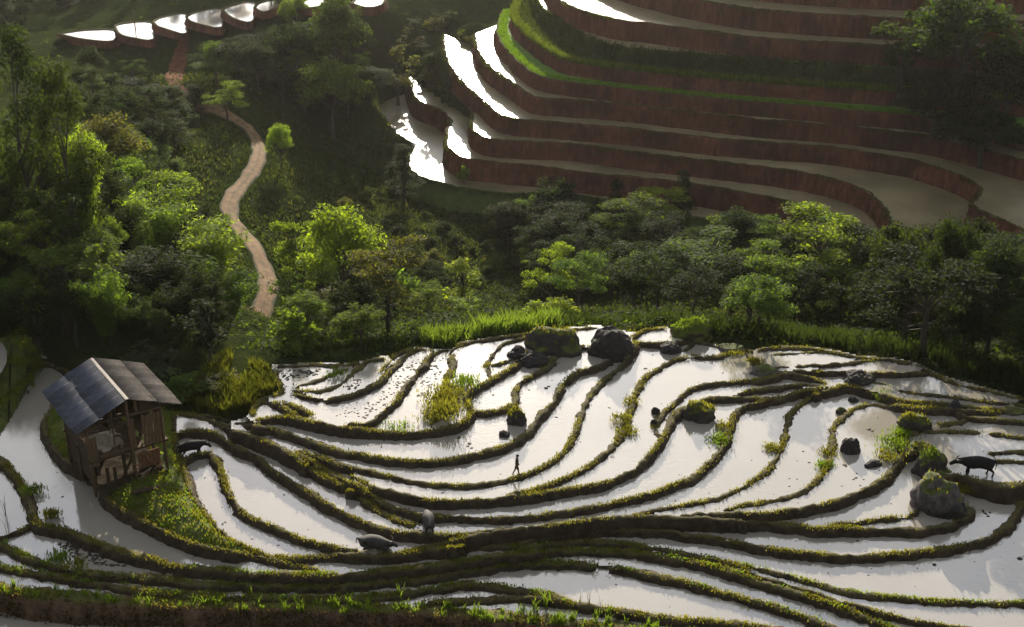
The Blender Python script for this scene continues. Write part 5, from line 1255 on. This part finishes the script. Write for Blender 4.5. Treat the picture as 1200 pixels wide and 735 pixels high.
# the rest of the woods: many alike, grouped by place and look
PLACED = [(o.location.x, o.location.y) for o in SC.objects if o.type == 'EMPTY' and o.get('category') in ('tree', 'bamboo')]
FLD = FO; BPS = [b for b, _ in BENCH]
def free_spot(x, y, rmin):
    i, j = bisect(GYl, y + STEP / 2) - 1, bisect(GXl, x + STEP / 2) - 1
    if OCC[i, j]: return False
    if np.min((ROADXY[:, 0] - x) ** 2 + (ROADXY[:, 1] - y) ** 2) < 6.5: return False
    return all((x - a) ** 2 + (y - b) ** 2 > rmin ** 2 for a, b in PLACED)
FILLED = []
def fill(poly, n, kinds, cols, hr, wr, label, group, rmin=3.0, clear=0):
    poly = np.array(poly, float); lo, hi = poly.min(0), poly.max(0); c = t = 0
    while c < n and t < n * 40:
        t += 1; x, y = RNG.uniform(lo, hi)
        if not in_poly1(x, y, poly): continue
        p = hit(x, y, 62)
        if not free_spot(p.x, p.y, rmin): continue
        if np.min((ROADXY[:, 0] - p.x) ** 2 + (ROADXY[:, 1] - p.y + 5) ** 2) < clear ** 2: continue
        k = kinds[RNG.integers(len(kinds))]; h = RNG.uniform(*hr); w_ = h * RNG.uniform(*wr)
        c_ = cols[RNG.integers(len(cols))]; FILLED.append((tree_at(p.x, p.y, h, w_, k, c_, label, group), k, c_)); PLACED.append((p.x, p.y)); c += 1
fill([(0,430),(0,330),(60,300),(150,300),(250,340),(270,400),(250,432),(120,424)], 34, ['bamboo', 'round', 'bamboo', 'sparse', 'plume'], ['mid', 'deep', 'dark', 'dark'], (4, 7), (.42, .7), 'leafy tree crowded in the woods behind the hut', 'trees crowded behind the hut', 2.4)
fill([(0,310),(40,230),(120,180),(190,190),(238,260),(250,330),(150,300),(60,300)], 40, ['plume', 'tier', 'bamboo', 'bamboo'], ['mid', 'dark', 'dark', 'deep'], (5, 9), (.38, .62), 'leafy tree on the left slope below the road', 'trees on the left slope', 3.0, 6)
fill([(60,135),(130,104),(190,104),(200,120),(215,160),(200,200),(120,190),(60,200)], 28, ['round', 'dark', 'round', 'tier'], ['dark', 'blue', 'deep', 'deep'], (5, 8.5), (.5, .8), 'dark tree in the hollow under the small terraces', 'dark trees in the upper left hollow', 3.2, 5)
fill([(235,88),(300,84),(345,40),(420,30),(430,110),(400,180),(340,130),(290,110),(250,100)], 30, ['round', 'tier', 'round'], ['deep', 'mid', 'dark'], (5, 8.5), (.6, .9), 'leafy tree on the spur between road and glare', 'trees on the wooded spur', 3.2, 4)
fill([(70,50),(180,53),(300,33),(300,42),(180,60),(70,58)], 16, ['shrub'], ['deep', 'mid', 'dark'], (1.0, 1.9), (1.2, 1.7), 'bush on the bank below the small terraces', 'bushes below the small terraces', 1.5)
fill([(-10,75),(0,34),(60,24),(66,10),(140,4),(240,-4),(330,-14),(330,-26),(-10,-26)], 60, ['round', 'dark', 'round'], ['dark', 'blue', 'deep'], (3.5, 5.5), (.8, 1.2), 'forest tree beyond the small white terraces', 'forest trees at the top left', 3.2)
fill([(330,420),(320,380),(340,330),(420,300),(520,330),(500,400),(420,415)], 20, ['round', 'tier', 'shrub'], ['deep', 'mid', 'dark'], (3, 5.5), (.7, 1.0), 'small leafy tree just beyond the upper left paddies', 'small trees beyond the upper left paddies', 2.6, 5)
fill([(590,345),(600,285),(700,275),(870,290),(1000,330),(1000,370),(900,396),(760,372)], 50, ['tier', 'round', 'round', 'tier'], ['deep', 'dark', 'mid', 'blue'], (4.5, 8), (.7, 1.0), 'dark leafy tree in the valley beyond the paddies', 'trees in the valley woods', 3.0)
fill([(980,405),(1000,350),(1100,335),(1340,330),(1340,480),(1230,450),(1180,440),(1080,420)], 46, ['round', 'round', 'tier'], ['dark', 'blue', 'deep'], (5, 9), (.7, 1.0), 'dark tree in the shaded woods at the right', 'dense dark trees at the right', 2.8)
fill([(520,225),(600,240),(640,250),(600,330),(480,340),(400,300),(400,220),(470,225)], 40, ['shrub'], ['deep', 'dark', 'olive'], (1.0, 2.2), (1.0, 1.5), 'low scrubby bush on the slope below the lowest terrace', 'scrub on the shaded slope', 2.0, 4)
fill([(430,118),(436,60),(480,20),(560,20),(570,60),(500,85)], 14, ['shrub', 'sparse'], ['olive', 'deep'], (1.5, 3.5), (.8, 1.2), 'bush on the bare slope above the glaring terraces', 'bushes above the glare', 2.5)

fill([(488,100),(522,128),(534,108),(505,84)], 7, ['shrub'], ['deep', 'olive', 'dark'], (1.2, 2.2), (1.0, 1.5), 'bush on the bank behind the glaring pools', 'bushes behind the glaring pools', 1.2)
KW = {'round': 'round-crowned', 'tier': 'flat-tiered', 'bamboo': 'feathery', 'dark': 'conical', 'shrub': 'low', 'sparse': 'thin-leaved', 'plume': 'tall'}
CW = {'dark': 'very dark', 'deep': 'dark green', 'mid': 'mid-green', 'bright': 'bright green', 'blue': 'bluish', 'olive': 'olive', 'yellow': 'yellow-green', 'grey': 'grey-green'}
ORD = ['leftmost', 'second from the left', 'third from the left', 'fourth from the left', 'fifth from the left', 'sixth from the left', 'seventh from the left', 'eighth from the left', 'ninth from the left', 'tenth from the left', 'eleventh from the left', 'twelfth from the left', 'thirteenth from the left', 'fourteenth from the left', 'fifteenth from the left', 'sixteenth from the left', 'seventeenth from the left', 'eighteenth from the left', 'nineteenth from the left']
byl = {}
for o, k, c_ in FILLED: byl.setdefault((o['label'], k, c_), []).append(o)
for (lb, k, c_), L_ in byl.items():
    noun = lb.split(' ', 1)[1] if lb.split(' ', 1)[0] in ('leafy', 'dark', 'small', 'low', 'dense') else lb
    for w_ in ('leafy ', 'dark ', 'scrubby ', 'forest '):
        if noun.startswith(w_): noun = noun[len(w_):]
    if k == 'bamboo': noun = noun.replace('tree', 'bamboo', 1)
    if k == 'shrub': noun = noun.replace('tree', 'bush', 1)
    L_.sort(key=lambda o: o.location.x / (o.location.y * math.cos(PITCH) - (o.location.z - CAMZ) * math.sin(PITCH)))
    for i, o in enumerate(L_):
        o['label'] = CW[c_] + ' ' + KW[k] + ' ' + noun + ('' if len(L_) == 1 else ', ' + (ORD[i] if i < 19 and i < len(L_) - 1 else 'rightmost' if i == len(L_) - 1 else 'one of the middle ones'))

# undergrowth: leafy ground cover over all the wild slopes
def undergrowth(n, xr, yr, key, col, size=0.34, per=26, rad=(.75, .75, .42), maskf=None):
    P = []
    X = RNG.uniform(*xr, n); Y = RNG.uniform(*yr, n); ok = ~in_poly(X, Y, FLD)
    for b in BPS: ok &= ~in_poly(X, Y, b)
    for w_, z in PW: ok &= ~in_poly(X, Y, [(p.x, p.y) for p in w_])
    for i in np.where(ok)[0]:
        if np.min((ROADXY[:, 0] - X[i]) ** 2 + (ROADXY[:, 1] - Y[i]) ** 2) < 5.5: continue
        if maskf and not maskf(X[i], Y[i]): continue
        if fbm(X[i] * .07, Y[i] * .07, len(key)) < RNG.uniform(-.5, .25): continue
        P.append((X[i], Y[i], gz(X[i], Y[i]) + .15))
    V, Fq = clumps(np.random.default_rng(n), P, rad, per, size, 0.2, 0.5)
    o = link('undergrowth', mesh_np('undergrowth', V, Fq), M['leaf']); o.color = (*col, 1); tag(o, kind='stuff')
undergrowth(6500, (-90, 95), (84, 215), 'u', (0.026, 0.040, 0.014))
undergrowth(5200, (-20, 80), (98, 172), 'valley', (0.022, 0.034, 0.013), 0.38, 34, (1.1, 1.1, .9))
undergrowth(5200, (-100, 100), (84, 270), 'und', (0.034, 0.048, 0.015))
undergrowth(2600, (-80, 40), (84, 170), 'under', (0.055, 0.078, 0.018), 0.32)

# grass lips on the terrace risers: seedlings and the overgrown band
for (C, inn, z, kd) in TERRACE_LIPS:
    n = len(C)
    if kd == 'green':
        for k in range(9):
            P = C.copy(); P[:, :2] += inn * RNG.uniform(0.2, 1.5, (n, 1)); i = RNG.integers(0, n, 1100); blades('rice', P[i] + np.c_[RNG.normal(0, .2, (1100, 2)), np.zeros(1100)], 0.35, 0.06)
    elif kd == 'bush':
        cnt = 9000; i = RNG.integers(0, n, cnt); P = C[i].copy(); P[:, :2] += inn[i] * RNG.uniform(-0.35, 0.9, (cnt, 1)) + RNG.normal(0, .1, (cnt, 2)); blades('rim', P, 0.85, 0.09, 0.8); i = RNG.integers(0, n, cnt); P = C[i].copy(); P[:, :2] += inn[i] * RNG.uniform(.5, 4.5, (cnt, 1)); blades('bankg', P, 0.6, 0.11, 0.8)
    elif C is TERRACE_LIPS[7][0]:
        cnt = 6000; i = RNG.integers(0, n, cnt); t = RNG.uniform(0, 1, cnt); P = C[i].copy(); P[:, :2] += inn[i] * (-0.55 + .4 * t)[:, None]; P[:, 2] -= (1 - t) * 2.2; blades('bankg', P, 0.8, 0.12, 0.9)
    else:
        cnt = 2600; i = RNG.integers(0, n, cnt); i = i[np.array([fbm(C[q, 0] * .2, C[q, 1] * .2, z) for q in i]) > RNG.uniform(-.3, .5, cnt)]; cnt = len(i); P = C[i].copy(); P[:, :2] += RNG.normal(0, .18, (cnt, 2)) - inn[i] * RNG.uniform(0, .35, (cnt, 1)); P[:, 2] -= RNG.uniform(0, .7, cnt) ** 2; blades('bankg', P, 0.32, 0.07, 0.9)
P = []
for k, (C, inn, z, kd) in enumerate(TERRACE_LIPS[1:]):
    zb_ = TERRACE_LIPS[k][2]
    for _ in range(48):
        q = RNG.integers(len(C)); t = RNG.uniform(.1, 1); P.append((C[q, 0] - inn[q, 0] * (.6 - .4 * t), C[q, 1] - inn[q, 1] * (.6 - .4 * t), zb_ + t * (z - zb_)))
V, Fq = clumps(np.random.default_rng(5), P, (.5, .45, .35), 26, 0.24, 0.4, 0.45); o = link('riser_weeds', mesh_np('riser_weeds', V, Fq), M['leaf']); o.color = (0.035, 0.042, 0.016, 1); tag(o, kind='stuff')
P = []
for q in range(0, len(ROADXY)):
    for s_ in (-1, 1):
        for _ in range(5):
            o_ = s_ * (1.35 + abs(RNG.normal(0, .5))); x, y = ROADXY[q, 0] + ROADTG[q, 1] * o_ + RNG.normal(0, .15), ROADXY[q, 1] - ROADTG[q, 0] * o_; P.append((x, y, gz(x, y)))
blades('reedd', P, 0.4, 0.08, 0.8)
X, Y = RNG.uniform(-75, 45, 60000), RNG.uniform(125, 232, 60000); P = []
for x, y in zip(X, Y):
    if OCC[bisect(GYl, y) - 1, bisect(GXl, x) - 1] or fbm(x * .12, y * .12, 31.) < RNG.uniform(-.5, .3): continue
    P.append((x, y, gz(x, y) - .05))
P = np.array(P); k = RNG.random(len(P)); rd = np.array([np.min((ROADXY[::2, 0] - p[0]) ** 2 + (ROADXY[::2, 1] - p[1]) ** 2) for p in P]); P = P[rd > 3.2]; k = k[rd > 3.2]
blades('scrub', P[k < .6], 0.55, 0.12, 0.9); blades('reedd', P[k >= .6], 0.6, 0.12, 0.9)
flush_blades('scrub', 'slope_grass', (0.055, 0.060, 0.022))
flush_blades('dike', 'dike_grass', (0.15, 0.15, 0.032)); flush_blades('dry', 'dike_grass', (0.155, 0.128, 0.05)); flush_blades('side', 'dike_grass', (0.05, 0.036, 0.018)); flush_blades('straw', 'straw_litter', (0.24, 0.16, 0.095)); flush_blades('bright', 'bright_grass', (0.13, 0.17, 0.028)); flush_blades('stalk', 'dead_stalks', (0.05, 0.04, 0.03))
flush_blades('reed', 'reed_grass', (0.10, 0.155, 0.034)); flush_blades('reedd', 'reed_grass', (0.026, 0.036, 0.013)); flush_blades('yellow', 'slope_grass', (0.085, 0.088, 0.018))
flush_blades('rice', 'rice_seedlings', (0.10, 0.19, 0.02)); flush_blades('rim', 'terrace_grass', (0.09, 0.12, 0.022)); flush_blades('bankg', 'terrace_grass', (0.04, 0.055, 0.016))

# power poles by the small terraces
for px, py0, py1, lb in [(160, 46, 10, 'thin dark pole standing in front of the second small terrace'), (319, 14, -8, 'thin dark pole at the right end of the small terraces')]:
    p = hit(px, py0); h = 5.5
    t_ = tag(empty('utility_pole', (p.x, p.y, p.z - .2)), lb, 'pole')
    MB().tube([(0, 0, 0), (0, 0, h * .5), (0.03, 0, h)], [.11, .10, .08], 8).build('shaft', M['wood_dark'], t_, True)
    MB().beam((-.35, 0, h - .35), (.35, 0, h - .35), .07).build('crossarm', M['wood_dark'], t_)
print('objects', len(SC.objects), 'trees', NT[0])

# ================================================================== HAZE: thin air lit from behind
print('terrain max', TZ.max(), TZ.min())
hz_ = MB(); zt, zb_ = max(TZ.max(), CAMZ, 62) + 3, TZ.min() - 1
hz_.box(((GX[0] + GX[-1]) / 2, (GY[0] + GY[-1]) / 2, (zt + zb_) / 2), (GX[-1] - GX[0] + 20, GY[-1] - GY[0] + 20, zt - zb_))
hm = bpy.data.materials.new('haze'); hm.use_nodes = True; hn = hm.node_tree.nodes; hl_ = hm.node_tree.links; hn.clear()
ho = hn.new('ShaderNodeOutputMaterial'); pv = hn.new('ShaderNodeVolumePrincipled'); pv.inputs['Color'].default_value = (0.96, 0.93, 0.88, 1); pv.inputs['Density'].default_value = 0.00005; pv.inputs['Anisotropy'].default_value = 0.75
hl_.new(pv.outputs[0], ho.inputs['Volume']); tag(hz_.build('haze', hm), kind='stuff')
